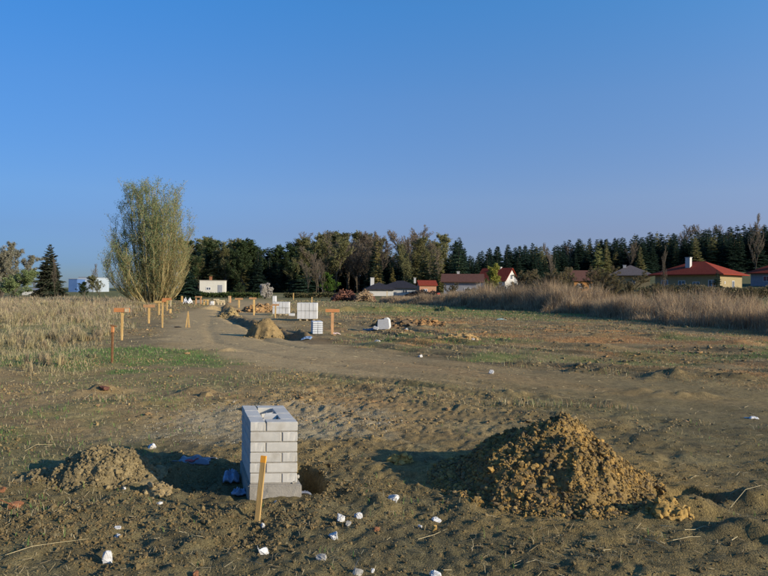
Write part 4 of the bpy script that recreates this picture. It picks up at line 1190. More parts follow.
def foam_block():
    x, Y = gp(383, 331.5); z = h1(x, Y); s = Y / FPX
    root = thing('foam_block', 'large tipped white foam block standing in the field', 'foam block', (x, Y, z), R(-12))
    bm = bmesh.new()
    pr = [(-6, 0), (5.5, .8), (6.6, 3), (5.6, 10.5), (3.6, 12.3), (1.2, 12.0), (.6, 10.6), (-5.6, 10.2)]
    f = [bm.verts.new((a * s, 0, b * s)) for a, b in pr]; bk = [bm.verts.new((a * s * .95, .4, b * s * .97)) for a, b in pr]
    bm.faces.new(f[::-1] if False else f); bm.faces.new(bk[::-1])
    for i in range(len(pr)):
        j = (i + 1) % len(pr); bm.faces.new((f[j], f[i], bk[i], bk[j]))
    bmesh.ops.recalc_face_normals(bm, faces=bm.faces)
    bmesh.ops.bevel(bm, geom=list(bm.edges), offset=.012, segments=2, affect='EDGES')
    me = bpy.data.meshes.new('slab'); bm.to_mesh(me); bm.free(); me.materials.append(M_foam)
    mobj('slab', me, root)
    chunkm = MB(); chunkm.box((-7.5 * s, .1, 1.6 * s), (5 * s, .25, 3 * s), Matrix.Rotation(.25, 3, 'Y')); chunkm.obj('broken_corner', M_foam, root, bevel=.01)
foam_block()

# sticks and stalks
def stick(pts, r, label, mat=None, name='dry_stalk', cat='stalk'):
    P = []
    for i, (px, py) in enumerate(pts):
        x, Y = gp(px, py); P.append(Vector((x, Y, h1(x, Y) + r + .008)))
    root = P[0].copy(); V_, F_ = [], []; r = r * .62
    k = 6
    for i, p in enumerate(P):
        d = (P[min(i + 1, len(P) - 1)] - P[max(i - 1, 0)]).normalized()
        a = d.cross(Vector((0, 0, 1))).normalized(); b = a.cross(d)
        rr = r * (1 - .55 * i / (len(P) - 1))
        for j in range(k):
            t = 2 * math.pi * j / k; V_.append(p - root + a * math.cos(t) * rr + b * math.sin(t) * rr)
    for i in range(len(P) - 1):
        for j in range(k):
            j2 = (j + 1) % k; F_.append((i * k + j, i * k + j2, (i + 1) * k + j2, (i + 1) * k + j))
    me = bpy.data.meshes.new(name); me.from_pydata(V_, [], F_ + [tuple(range(k))[::-1], tuple(range((len(P) - 1) * k, len(P) * k))]); me.materials.append(mat or M_straw)
    return tag(mobj(name, me, loc=root), label, cat)
stick([(6, 558), (32, 552), (60, 546), (88, 540)], .004, 'long straight dry stalk lying near the bottom left corner')
stick([(645, 545), (655, 549), (666, 555)], .0055, 'short pale stalk below the dark pit')
stick([(672, 546), (688, 544.5), (700, 542)], .005, 'pale stalk right of the short one below the dark pit')
stick([(731, 548.5), (737, 545)], .006, 'stubby pale stick at the lower right', M_straw)
stick([(684, 538), (694, 535), (705, 531)], .005, 'thin dry stalk just below the dark pit')
stick([(730, 512), (745, 507), (762, 504)], .005, 'dry stalk at the right edge beside the dark pit')
stick([(659, 530), (668, 532), (674, 533)], .004, 'thin stalk crossing the small clay clump')
stick([(25, 455), (37, 450), (55, 447), (70, 449)], .004, 'bent dry stalk behind the low brown soil mound')
stick([(418, 541), (434, 536), (447, 530)], .004, 'thin dry stalk in front of the foam plate')
stick([(735, 412), (748, 412), (756, 415)], .009, 'bent dark stick by the pale paper scrap', M_bark, 'stick', 'stick')
stick([(362, 412), (367, 405), (370, 401)], .008, 'short twig standing on the edge of the grey gravel patch', M_bark, 'stick', 'stick')
stick([(514, 568), (535, 566), (560, 570)], .004, 'long thin stalk at the bottom edge under the clay mound')

# ------------------------------------------------------------------ vegetation builders
def ribbons(P0, P1, w0, w1, colr, rng):
    n = len(P0); d = P1 - P0
    a = rng.normal(size=(n, 3)); s = np.cross(d, a); s /= (np.linalg.norm(s, axis=1)[:, None] + 1e-9)
    s2 = np.cross(d, s); s2 /= (np.linalg.norm(s2, axis=1)[:, None] + 1e-9)
    o = []
    for k in range(3):
        t = 2 * math.pi * k / 3
        o.append(s * math.cos(t) + s2 * math.sin(t))
    V_ = np.stack([P0 + o[k] * w0[:, None] for k in range(3)] + [P1 + o[k] * w1[:, None] for k in range(3)], 1).reshape(-1, 3)
    b = (np.arange(n) * 6)[:, None]; F_ = []
    for k in range(3):
        j = (k + 1) % 3
        F_ += [b + np.array([[k, j, 3 + j]]), b + np.array([[k, 3 + j, 3 + k]])]
    return V_, np.concatenate(F_), np.repeat(colr[:, None], 6, 1).reshape(-1, 3)

def leaves(P, S, colr, rng, elong=1.5):
    n = len(P)
    Rm = rotmats(n, rng)
    base = np.array([(-.5, 0, 0), (.5, 0, 0), (0, elong, .15)])
    V_ = np.einsum('nij,kj->nki', Rm, base) * S[:, None, None] + P[:, None]
    return V_.reshape(-1, 3), np.arange(n * 3).reshape(n, 3), np.repeat(colr[:, None], 3, 1).reshape(-1, 3)

def grow_tree(rng, height, levels, spread, trunk_r, n0, start=.25, up=.35, curve=.12, multi=1, kids=(5, 4, 4)):
    """returns segments arrays (p0,p1,r0,r1,level)"""
    seg = []
    def branch(p, d, L, r, lev):
        ns = 5 if lev == 0 else 3
        pts = [p]; dirs = [d]
        for i in range(ns):
            d = (d + Vector(rng.normal(0, curve, 3)) + Vector((0, 0, up * .25 * (lev > 0)))).normalized()
            q = pts[-1] + d * (L / ns)
            seg.append((pts[-1][:], q[:], r * (1 - i / ns * .75), r * (1 - (i + 1) / ns * .75), lev))
            pts.append(q); dirs.append(d)
        if lev >= levels: return
        nk = n0 if lev == 0 else kids[min(lev - 1, len(kids) - 1)]
        for k in range(nk):
            t = (start if lev == 0 else .2) + (1 - (start if lev == 0 else .2)) * (k + rng.uniform(0, 1)) / nk
            f = t * ns; i = min(int(f), ns - 1); b = pts[i].lerp(pts[i + 1], f - i)
            az = rng.uniform(0, 2 * math.pi)
            dd = dirs[i + 1]; a = dd.orthogonal().normalized(); c_ = dd.cross(a)
            side = a * math.cos(az) + c_ * math.sin(az)
            nd = (dd * (1 - spread) + side * spread + Vector((0, 0, up))).normalized()
            fall = (1 - .65 * t) if lev == 0 else (1 - .4 * t)
            branch(b, nd, L * rng.uniform(.38, .6) * fall, r * (1 - t * .7) * .5, lev + 1)
    for m in range(multi):
        a = rng.uniform(0, 2 * math.pi); tl = 0 if multi == 1 else rng.uniform(.1, .5)
        branch(Vector((math.cos(a) * .1 * (multi > 1), math.sin(a) * .1 * (multi > 1), 0)), Vector((math.cos(a) * tl, math.sin(a) * tl, 1)).normalized(),
               height * (1 if multi == 1 else rng.uniform(.65, 1)), trunk_r, 0)
    return seg

def seg_arrays(seg, levs):
    s = [q for q in seg if q[4] in levs]
    return (np.array([q[0] for q in s]), np.array([q[1] for q in s]), np.array([q[2] for q in s]), np.array([q[3] for q in s]))

def tree_meshes(seed, height=10, levels=3, spread=.55, trunk_r=.16, n0=16, start=.25, up=.3, leaf=None, leaf_n=3, leaf_s=.16, twig=(.12, .09, .06), barkmat=None, minr=.012, multi=1, kids=(5, 4, 4), curve=.12):
    rng = np.random.default_rng(seed)
    seg = grow_tree(rng, height, levels, spread, trunk_r, n0, start, up, curve, multi, kids)
    P0, P1, r0, r1 = seg_arrays(seg, (0, 1))
    v, f, k = ribbons(P0, P1, np.maximum(r0, minr), np.maximum(r1, minr), np.ones((len(P0), 3)), rng)
    trunk = npmesh('trunk', v, f, barkmat or M_bark)
    P0, P1, r0, r1 = seg_arrays(seg, tuple(range(2, levels + 1)))
    parts = [ribbons(P0, P1, np.maximum(r0, minr), np.maximum(r1, minr * .5), pick(rng, len(P0), (twig,)), rng)]
    if leaf:
        n = len(P1) * leaf_n
        idx = np.repeat(np.arange(len(P1)), leaf_n)
        t = rng.uniform(0, 1, n)[:, None]
        P = P0[idx] * t + P1[idx] * (1 - t) + rng.normal(0, leaf_s * .8, (n, 3))
        parts.append(leaves(P, leaf_s * rng.uniform(.5, 1.2, n), pick(rng, n, leaf, .75, 1.25), rng))
    v, f, k = merge(parts)
    crown = npmesh('crown', v, f, M_leaf, k)
    return trunk, crown

def conifer_meshes(seed, height=10, width=.19, palette=((.020, .045, .025), (.03, .055, .028), (.015, .035, .022)), tiers=26, open_=0.0, start=.06, fine=1.0):
    rng = np.random.default_rng(seed)
    P0, P1 = [], []; spr = []
    for i in range(tiers):
        t = (i + rng.uniform(-.3, .3)) / tiers; t = min(max(t, 0), 1)
        z0_ = height * (start + (1 - start) * t); dz_ = height * (1 - start) / tiers
        rad = height * width * (1 - t) ** .85 * rng.uniform(.75, 1.1) + height * .008
        nb = max(5, int(11 * (1 - t) + 4))
        a0 = rng.uniform(0, 6.28)
        for b in range(nb):
            if rng.uniform() < open_: continue
            z = min(z0_ + rng.uniform(-1.0, 1.0) * dz_, height)
            a = a0 + 2 * math.pi * b / nb + rng.uniform(-.25, .25)
            L = rad * rng.uniform(.65, 1.15)
            droop = rng.uniform(.15, .5) * (1 - t) - .45 * t
            p0 = np.array([0, 0, z]); p1 = np.array([math.cos(a) * L, math.sin(a) * L, z - droop * L])
            spr.append((p0, p1, L))
    parts = []
    Pa, Pb, Wd = [], [], []
    for p0, p1, L in spr:
        d = p1 - p0; side = np.cross(d, (0, 0, 1)); side /= np.linalg.norm(side) + 1e-9
        n = max(6, int(L * 9 * fine))
        for j in range(n):
            t = .15 + .85 * (j + rng.uniform(0, 1)) / n
            q = p0 + d * t
            sgn = 1 if j % 2 else -1
            l2 = L * .38 * (1.15 - t) * rng.uniform(.7, 1.3) + .12
            e = q + side * sgn * l2 + d / L * l2 * .7 + np.array([0, 0, -l2 * rng.uniform(.05, .6)])
            Pa.append(q); Pb.append(e); Wd.append(max(.13, l2 * .5))
    Pa, Pb, Wd = np.array(Pa), np.array(Pb), np.array(Wd)
    n = len(Pa); d = Pb - Pa; rnd = rng.normal(size=(n, 3)); rnd[:, 2] *= .5
    s = np.cross(d, rnd); s /= np.linalg.norm(s, axis=1)[:, None] + 1e-9
    V_ = np.stack([Pa - s * Wd[:, None] * .5, Pa + s * Wd[:, None] * .5, Pb], 1).reshape(-1, 3)
    C_ = np.repeat(pick(rng, n, palette, .65, 1.35)[:, None], 3, 1).reshape(-1, 3)
    parts.append((V_, np.arange(3 * n).reshape(n, 3), C_))
    # leader
    v, f, k = merge(parts)
    crown = npmesh('crown', v, f, M_leaf, k)
    tv, tf, tk = ribbons(np.array([[0, 0, -.3], [0, 0, height * .5]]), np.array([[0, 0, height * .5], [0, 0, height]]), np.array([height * .016, height * .009]), np.array([height * .009, .015]), np.ones((2, 3)), rng)
    trunk = npmesh('trunk', tv, tf, M_barkred)
    return trunk, crown

def plant(name, meshes, x, Y, hgt, base_h, label, cat='tree', group=None, rz=0, wx=1.0, sink=.1):
    z = h1(x, Y) - sink
    s = hgt / base_h
    root = thing(name, label, cat, (x, Y, z), rz, group, (s * wx, s * wx, s))
    mobj('trunk', meshes[0], root); mobj('crown', meshes[1], root)
    return root

DKG = ((.026, .052, .036), (.036, .064, .040), (.022, .044, .034))
SPR = [conifer_meshes(200 + i, 10, w, DKG, tiers=t, fine=2.0) for i, (w, t) in enumerate(((.18, 34), (.21, 30), (.16, 36), (.23, 30), (.19, 32)))]
LAR = [conifer_meshes(220 + i, 10, w, ((.19, .185, .075), (.16, .165, .07), (.23, .20, .085)), tiers=30, open_=.2, fine=1.5) for i, w in enumerate((.17, .20))]
OLV = [tree_meshes(240 + i, 10, 3, .5, .15, 18, .15, .35, leaf=((.20, .20, .09), (.24, .23, .10), (.17, .17, .085)), leaf_n=5, leaf_s=.17, minr=.02) for i in range(3)]
DGR = [tree_meshes(250 + i, 10, 3, .55, .15, 18, .12, .3, leaf=((.055, .085, .035), (.075, .105, .045), (.045, .07, .03)), leaf_n=6, leaf_s=.2, minr=.02) for i in range(2)]
BAR = [tree_meshes(260 + i, 10, 3, .42, .13, 20, .18, .4, leaf=((.26, .21, .15), (.22, .18, .13)), leaf_n=2, leaf_s=.09, twig=(.25, .205, .155), minr=.02) for i in range(3)]

def top_at(px):
    xs_ = [186, 192, 200, 215, 232, 245, 260, 275, 290, 305, 318, 330, 345, 358, 366, 376, 385, 392, 402, 415, 430, 443, 450, 458, 468, 490, 520, 550, 575, 590, 620, 650, 690, 715, 740, 768, 800, 860]
    ys_ = [268, 262, 251, 247, 250, 247, 250, 249, 253, 247, 246, 242, 240, 243, 246, 238, 256, 258, 247, 239, 241, 250, 252, 237, 256, 250, 247, 246, 243, 240, 240, 236, 235, 232, 229, 225, 222, 216]
    return float(np.interp(px, xs_, ys_))

PLACES = ((232, 'behind the small white building'), (285, 'above the white blossoming bush'), (340, 'behind the fresh green bush'), (364, 'above the reddish heap of roots'),
          (418, 'above the long dark-roofed house'), (440, 'above the small orange house'), (476, 'above the brown-roofed house'), (520, 'above the steep red gable house'),
          (572, 'above the tall olive-brown shrubs'), (612, 'above the orange-walled house'), (650, 'above the grey-brown pyramid roof'), (735, 'above the large red hip-roofed house'), (9999, 'above the far right red roof'))
LBL = {'s': 'dark green spruce in the forest edge', 'l': 'pale olive larch among the spruces', 'o': 'olive budding broadleaf tree in the belt', 'd': 'dark green leafy tree in the belt', 'b': 'bare brown thin-twigged tree in the belt'}
GRP = {'s': 'dark spruces', 'l': 'pale olive larches', 'o': 'olive broadleaf trees', 'd': 'dark green leafy trees', 'b': 'bare brown trees'}
def forest():
    rng = random.Random(17)
    G = {'s': 'dark spruces of the forest edge', 'l': 'pale olive larches among the dark spruces', 'o': 'olive budding broadleaf trees in the tree belt', 'd': 'dark green broadleaf trees in the left tree belt', 'b': 'bare brown trees in the tree belt'}
    LB = {'s': 'dark green spruce in the dense forest edge behind the houses and building', 'l': 'pale olive larch standing among the dark spruces of the forest',
          'o': 'olive budding broadleaf tree in the tree belt behind the field', 'd': 'dark green leafy tree in the left tree belt behind the white building', 'b': 'bare brown tree with thin upright twigs in the tree belt'}
    NM = {'s': 'spruce_tree', 'l': 'larch_tree', 'o': 'broadleaf_tree', 'd': 'broadleaf_tree', 'b': 'bare_tree'}
    LIB = {'s': SPR, 'l': LAR, 'o': OLV, 'd': DGR, 'b': BAR}
    def kind(px, row):
        r = rng.random()
        if px < 198: return 'b' if r < .7 else 'd'
        if px < 246: return 'd' if r < .3 else ('s' if r < .5 else ('o' if r < .85 else 'l'))
        if px < 300: return 's' if r < .75 or row > 1 else ('o' if r < .9 else 'd')
        if px < 316: return 'o' if r < .6 else 's'
        if px < 368: return 'b' if r < .75 and row < 2 else ('s' if r < .4 else ('b' if r < .7 else 'o'))
        if px < 395: return 's' if r < .45 else ('o' if r < .7 else 'b')
        if px < 446: return 'b' if r < .25 else ('l' if r < .75 else ('o' if r < .88 else 's'))
        if px < 500: return 's'
        return 's' if r < (.72 if 575 < px < 760 else .85) else ('l' if r < .95 else 'b')
    for row, (step, dY, dpy) in enumerate(((7.5, 0, 6), (6.8, 12, 2), (7, 24, 0), (8, 38, -1))):
        px = 184 + row * 2
        while px < 900:
            Y0 = 190 if px < 450 else 190 + min(1, (px - 450) / 120) * 95
            Y = Y0 + dY + rng.uniform(-5, 5)
            x = xa(px, Y)
            tp = top_at(px) + dpy + abs(rng.gauss(0, 5.0)) - 4.0
            k = kind(px, row)
            if px > 780: tp += 0
            top = za(px, tp, Y); hgt = top - h1(x, Y)
            if hgt > 3:
                pl = next(t for lim, t in PLACES if px < lim)
                plant(NM[k], rng.choice(LIB[k]), x, Y, hgt, 10, LBL[k] + ' ' + pl, group=GRP[k] + ' ' + pl, rz=rng.uniform(0, 6.28), wx=rng.uniform(1.1, 1.75) * (1.1 if k == 's' else 1))
            px += step * rng.uniform(.45, 1.55)
forest()

def single(name, meshes, px, top, Y, label, wx=1.0, cat='tree', base_h=10, group=None, rz=None):
    x = xa(px, Y); hgt = za(px, top, Y) - h1(x, Y)
    return plant(name, meshes, x, Y, hgt, base_h, label, cat, group, rz if rz is not None else random.uniform(0, 6), wx)

# trees that stand out from the belt
single('spruce_tree', conifer_meshes(300, 10, .27, ((.035, .06, .035), (.045, .07, .04)), tiers=18, open_=.25, start=.15), 458.5, 236, 175, 'tall open-crowned spruce rising alone above the brown-roofed house', 1.0)
single('larch_tree', conifer_meshes(301, 10, .17, ((.20, .17, .06), (.17, .15, .055), (.24, .19, .07)), tiers=26, open_=.15), 377, 237, 178, 'tall slender tan larch left above the long dark-roofed house', .9)
single('larch_tree', conifer_meshes(302, 10, .2, ((.24, .19, .06), (.2, .17, .055)), tiers=20, open_=.15), 392.5, 266, 172, 'small tan larch just right of the tall slender tan larch', 1.0)
single('larch_tree', LAR[0], 434, 246, 178, 'olive larch above the small orange house', .9)
single('larch_tree', LAR[1], 424, 240, 180, 'tallest olive larch left of the open-crowned spruce', .8)
single('broadleaf_tree', OLV[0], 405, 250, 176, 'olive budding tree behind the right end of the long dark-roofed house', .9)
single('larch_tree', conifer_meshes(303, 10, .24, ((.20, .20, .075), (.17, .18, .07)), tiers=20, open_=.25), 598, 239, 235, 'broad pale olive tree standing tall before the spruces, above the orange-walled house', 1.1)
single('larch_tree', LAR[0], 606, 240, 238, 'pale olive larch, right of the broad pale olive tree', .9)
single('larch_tree', LAR[1], 640, 246, 240, 'olive larch above the grey-brown pyramid roof', 1.1)
single('bare_tree', BAR[0], 552, 247, 150, 'thin bare birch above the dark shrubs in the right half', .55)
single('bare_tree', BAR[1], 754, 224, 200, 'bare tree topping the forest near the right edge', .8)
for i, (px, tp, Y, w) in enumerate(((308, 262, 150, .9), (316, 259, 155, .9), (323, 264, 148, .9))):
    single('bare_tree', BAR[i % 3], px, tp, Y, 'bare grey-brown small tree of the front thicket left of the green bush', w, group='thicket of bare small trees')
GRB = tree_meshes(310, 10, 3, .6, .2, 16, .05, .2, leaf=((.09, .16, .03), (.12, .20, .04)), leaf_n=7, leaf_s=.3, minr=.03)
single('green_bush', GRB, 329, 274, 150, 'fresh green bush in front of the bare brown trees', 1.2, 'bush')
YEB = tree_meshes(311, 10, 3, .5, .2, 16, .05, .3, leaf=((.30, .29, .06), (.24, .25, .06)), leaf_n=7, leaf_s=.3, minr=.03)
single('yellow_bush', YEB, 492, 269, 118, 'yellow-green budding bush in front of the red gable house', 1.0, 'bush')
WHB = tree_meshes(312, 10, 3, .6, .2, 14, .03, .3, leaf=((.62, .58, .52), (.52, .47, .40), (.7, .67, .6)), leaf_n=8, leaf_s=.3, minr=.03, twig=(.3, .26, .2), multi=7)
single('blossom_bush', WHB, 264.5, 283.5, 105, 'white blossoming bush before the dark spruces', .95, 'bush', rz=1)
single('bush', DGR[0], 241, 284, 120, 'olive rounded bush right of the white building', 1.6, 'bush')
single('bush', GRB, 178, 268, 88, 'dark green juniper bush at the right foot of the big willow', .01, 'bush') if False else None
single('juniper_bush', conifer_meshes(313, 10, .5, ((.02, .045, .03), (.03, .055, .035)), tiers=22, start=0, fine=1.5), 187, 267, 88, 'dark green spreading juniper at the right foot of the big willow', 1.15, 'bush')
# far left group
single('spruce_tree', conifer_meshes(314, 10, .36, ((.05, .06, .035), (.035, .05, .03), (.07, .065, .045)), tiers=34, start=.05, fine=1.6), 49.5, 243, 105, 'solitary dark spruce on the left, left of the pale blue building', .95)
single('bare_tree', BAR[2], 55, 262, 100, 'slim bare birch right in front of the solitary spruce', .45)
LFT = tree_meshes(318, 10, 3, .5, .16, 14, .12, .35, multi=5, kids=(5, 4, 3), leaf=((.27, .25, .19), (.22, .22, .15)), leaf_n=6, leaf_s=.13, twig=(.22, .19, .15), minr=.018)
single('budding_tree', LFT, 0, 241, 95, 'grey-olive budding tree cut by the left edge', 1.25, rz=2)
single('green_bush', tree_meshes(316, 10, 3, .65, .2, 18, .03, .2, leaf=((.17, .22, .09), (.21, .25, .11)), leaf_n=7, leaf_s=.28, minr=.03), 12, 270, 88, 'light green bush under the tree at the left edge', 1.5, 'bush')
single('bush', DGR[1], 84, 283, 100, 'dark olive bush in front of the pale blue building', 1.9, 'bush')
single('bush', OLV[2], 101, 277, 95, 'olive bush at the left foot of the big willow', 1.5, 'bush')
single('bare_tree', BAR[1], 92, 268, 130, 'faint bare tree behind the pale blue building', .8)
single('bare_tree', BAR[0], 34, 271, 130, 'bare tree peeping out left of the solitary spruce', .9)
single('conifer_bush', conifer_meshes(317, 10, .34, DKG, tiers=16, start=0), 717, 269, 122, 'rounded dark conifer in front of the large red hip-roofed house', .95)

# shrubs in front of the houses on the right
SHB = [tree_meshes(320 + i, 10, 3, .5, .14, 10, .08, .35, leaf=((.17, .15, .075), (.15, .14, .065), (.21, .15, .09)), leaf_n=5, leaf_s=.11, twig=(.21, .155, .11), minr=.016, multi=5, kids=(5, 4, 3)) for i in range(2)]
for i, (px, tp, Y, w, lb) in enumerate(((528, 270, 62, 1.3, 'left one of the tall olive-brown shrubs right of the red gable house'),
                                    (545, 263, 60, 1.4, 'tallest olive-brown shrub right of the red gable house'),
                                    (562, 268, 58, 1.3, 'olive-brown shrub left beside the orange-walled house'),
                                    (512, 279, 64, 1.0, 'low olive-brown shrub under the red gable house'),
                                    (600, 267, 60, 1.3, 'reddish olive shrub right of the orange-walled house'),
                                    (616, 265, 58, 1.4, 'tall reddish olive shrub left of the grey-brown roof'),
                                    (628, 278, 56, .9, 'low shrub under the grey-brown roof'),
                                    (582, 282, 52, 1.4, 'low shrub below the orange-walled house'),
                                    (452, 283, 96, 1.2, 'brownish shrub under the brown-roofed house'),
                                    (472, 284, 96, 1.2, 'brownish shrub left of the yellow-green bush'),
                                    (536, 281, 57, 1.5, 'brown shrub low in the middle of the tall shrub clump'),
                                    (572, 277, 62, 1.4, 'brown shrub just left of the orange-walled house front'),
                                    (503, 283, 66, 1.3, 'low brown shrub right of the yellow-green bush'),
                                    (555, 276, 66, 1.4, 'brown shrub behind the middle of the tall shrub clump'),
                                    (608, 280, 55, 1.5, 'low reddish shrub between the two tall reddish olive shrubs'),
                                    (640, 285, 52, 1.3, 'lowest shrub below the grey-brown pyramid roof'),
                                    (660, 283, 50, 1.2, 'thin shrub below the left corner of the large hip-roofed house'),
                                    (745, 283, 45, 1.3, 'thin shrub below the far right red-roofed house'))):
    single('shrub', SHB[i % 2], px, tp, Y, lb, w * 1.1, 'shrub')
single('bare_tree', BAR[2], 663, 255, 55, 'thin leafless sapling before the large red hip-roofed house', .35)

# green hedge strip at the far side of the field, left
def hedge(px0, px1, Y, top, label, pal, seed, name='hedge'):
    rng = np.random.default_rng(seed)
    x0, x1 = xa(px0, Y), xa(px1, Y); n = int((x1 - x0) * 260)
    X = rng.uniform(x0, x1, n); hh = (za((px0 + px1) / 2, top, Y) - h1((x0 + x1) / 2, Y))
    Yy = Y + rng.normal(0, .7, n)
    hm = hh * (.75 + .35 * vnoise(X / 1.7, X * 0, seed))
    Z = H(X, Yy) + hm * np.sqrt(rng.uniform(0, 1, n)) 
    v, f, k = leaves(np.stack([X, Yy, Z], -1), rng.uniform(.12, .3, n), pick(rng, n, pal, .7, 1.2), rng)
    cx = (x0 + x1) / 2; z0 = h1(cx, Y)
    v = v - np.array([cx, Y, z0])
    tag(mobj(name, npmesh(name, v, f, M_leaf, k), loc=(cx, Y, z0)), label, 'hedge')
hedge(192, 262, 112, 292.5, 'low green hedge in front of the white building', ((.06, .09, .025), (.09, .11, .035)), 401)
hedge(285, 345, 115, 293, 'low olive hedge below the bare brown trees', ((.12, .12, .05), (.09, .10, .04), (.2, .16, .08)), 402)
hedge(640, 775, 100, 285, 'low rough hedge at the foot of the red-roofed houses', ((.15, .12, .07), (.10, .10, .05), (.2, .16, .09)), 403)

# ------------------------------------------------------------------ big willow
def willow():
    rng = np.random.default_rng(77)
    Y = 68.0; x = xa(154, Y); z = h1(x, Y)
    top = za(154, 181, Y) - z
    root = thing('willow_tree', 'big many-stemmed budding willow on the left, rising far above everything', 'tree', (x, Y, z))
    px_m = Y / FPX
    allP0, allP1, allr0, allr1 = [], [], [], []
    tips = []
    nst = 100
    for i in range(nst):
        hf = rng.uniform(.18, 1.0) ** .85 if i % 5 else rng.uniform(.9, 1.0)
        az = rng.uniform(0, 2 * math.pi); sp = rng.uniform(0, 1) ** .5
        if hf < .75: sp = .55 + .45 * sp
        dx = math.cos(az) * sp; dy = math.sin(az) * sp
        wlft = np.interp(hf, (0, .3, .5, .75, .9, 1), (38, 52, 48, 43, 36, 20)) * px_m
        wrgt = np.interp(hf, (0, .3, .5, .75, .9, 1), (16, 30, 36, 33, 28, 17)) * px_m
        tgt = np.array([dx * (wlft if dx < 0 else wrgt), dy * wrgt * 1.1, top * hf * .97])
        p = np.array([dx * 1.4, dy * 1.2, -.1]); n = 12
        c1 = p + np.array([tgt[0] * (.42 + .5 * (1 - hf)), tgt[1] * (.42 + .5 * (1 - hf)), tgt[2] * (.5 - .12 * (1 - hf))])
        pts = []
        for j in range(n + 1):
            t = j / n
            q = (1 - t) ** 2 * p + 2 * t * (1 - t) * c1 + t * t * tgt
            q = q + rng.normal(0, .05, 3) * (j > 0)
            pts.append(q)
        pts = np.array(pts)
        r = rng.uniform(.04, .09)
        rr = r * (1 - np.arange(n + 1) / (n + 1) * .85)
        s0, s1 = pts[:-1], pts[1:]
        if i < 16:
            v, f, k_ = ribbons(s0, s1, rr[:-1] * 1.2, rr[1:] * 1.2, np.ones((n, 3)), rng)
            mobj('stem', npmesh('stem', v, f, M_barkwil), root)
        else:
            allP0.append(s0); allP1.append(s1); allr0.append(rr[:-1]); allr1.append(rr[1:])
        # side shoots, all sweeping upwards
        for j in range(24):
            t = rng.uniform(.10, 1.0) ** .9; f_ = t * n; a = min(int(f_), n - 1); b = pts[a] + (pts[a + 1] - pts[a]) * (f_ - a)
            ang = rng.uniform(0, 2 * math.pi); L = top * rng.uniform(.06, .17) * (1.05 - .35 * t)
            d = np.array([math.cos(ang) * .62, math.sin(ang) * .62, 1.0]); d += np.array([dx * .25, dy * .25, 0]); d /= np.linalg.norm(d)
            m = b + d * L * .5 + rng.normal(0, .05, 3); d2 = d + np.array([0, 0, .35]); e = m + d2 / np.linalg.norm(d2) * L * .5
            allP0.append(np.array([b, m])); allP1.append(np.array([m, e])); allr0.append(np.array([.017, .012])); allr1.append(np.array([.012, .007]))
            tips.append((b, m)); tips.append((m, e))
            for _ in range(4):
                tt = rng.uniform(.2, 1); q = b + (e - b) * tt; ang = rng.uniform(0, 2 * math.pi)
                dd = np.array([math.cos(ang) * .75, math.sin(ang) * .75, .8]); L2 = L * rng.uniform(.25, .5); e2 = q + dd * L2
                allP0.append(q[None]); allP1.append(e2[None]); allr0.append(np.array([.008])); allr1.append(np.array([.0045])); tips.append((q, e2))
    P0, P1 = np.concatenate(allP0), np.concatenate(allP1); r0, r1 = np.concatenate(allr0), np.concatenate(allr1)
    zc = (P1[:, 2] / top)
    cc = pick(rng, len(P0), ((.38, .31, .15), (.32, .26, .12), (.42, .35, .18)))
    v, f, k = ribbons(P0, P1, r0, r1, cc, rng)
    mobj('twigs', npmesh('twigs', v, f, M_leaf, k), root)
    T0 = np.array([a for a, b in tips]); T1 = np.array([b for a, b in tips])
    n = 130000; idx = rng.integers(0, len(T0), n); t = rng.uniform(0, 1, n)[:, None]
    P = T0[idx] * (1 - t) + T1[idx] * t + rng.normal(0, .15, (n, 3))
    hz = P[:, 2] / top
    keep = rng.uniform(0, 1, n) < np.clip(.25 + 1.1 * hz - .45 * (P[:, 0] > 1.5), .12, 1)
    P = P[keep]; n = len(P)
    lc = pick(rng, n, ((.24, .33, .15), (.28, .35, .16), (.21, .29, .13), (.31, .33, .17)), .8, 1.2)
    v, f, k = leaves(P, rng.uniform(.035, .085, n), lc, rng, 1.8)
    o = mobj('foliage', npmesh('foliage', v, f, M_leaf, k), root)
willow()

# ------------------------------------------------------------------ houses
def wall_box(root, w, d, h, mat, name='wall'):
    mb = MB(); mb.box((w / 2, d / 2, h / 2 - .5), (w, d, h + 1)); return mb.obj(name, mat, root)

def win(root, origin, along, outw, u, z, w, h, name='window'):
    """window on a facade: frame with glass set back"""
    o = Vector(origin) + Vector(along) * u; a = Vector(along); n = Vector(outw)
    mb = MB(); t = .08
    def bar(u0, u1, z0, z1, dep):
        c_ = o + a * ((u0 + u1) / 2) + n * (dep / 2) + Vector((0, 0, (z0 + z1) / 2))
        M = Matrix((a, n, Vector((0, 0, 1)))).transposed()
        mb.box(c_, (u1 - u0, dep, z1 - z0), M)
    bar(0, w, z, z + t, .06); bar(0, w, z + h - t, z + h, .06); bar(0, t, z + t, z + h - t, .06); bar(w - t, w, z + t, z + h - t, .06); bar(w / 2 - t / 2, w / 2 + t / 2, z + t, z + h - t, .05)
    f = mb.obj(name, M_frame, root)
    mb = MB(); bar(t, w - t, z + t, z + h - t, .02); mb.obj('pane', M_glass, f)
    return f

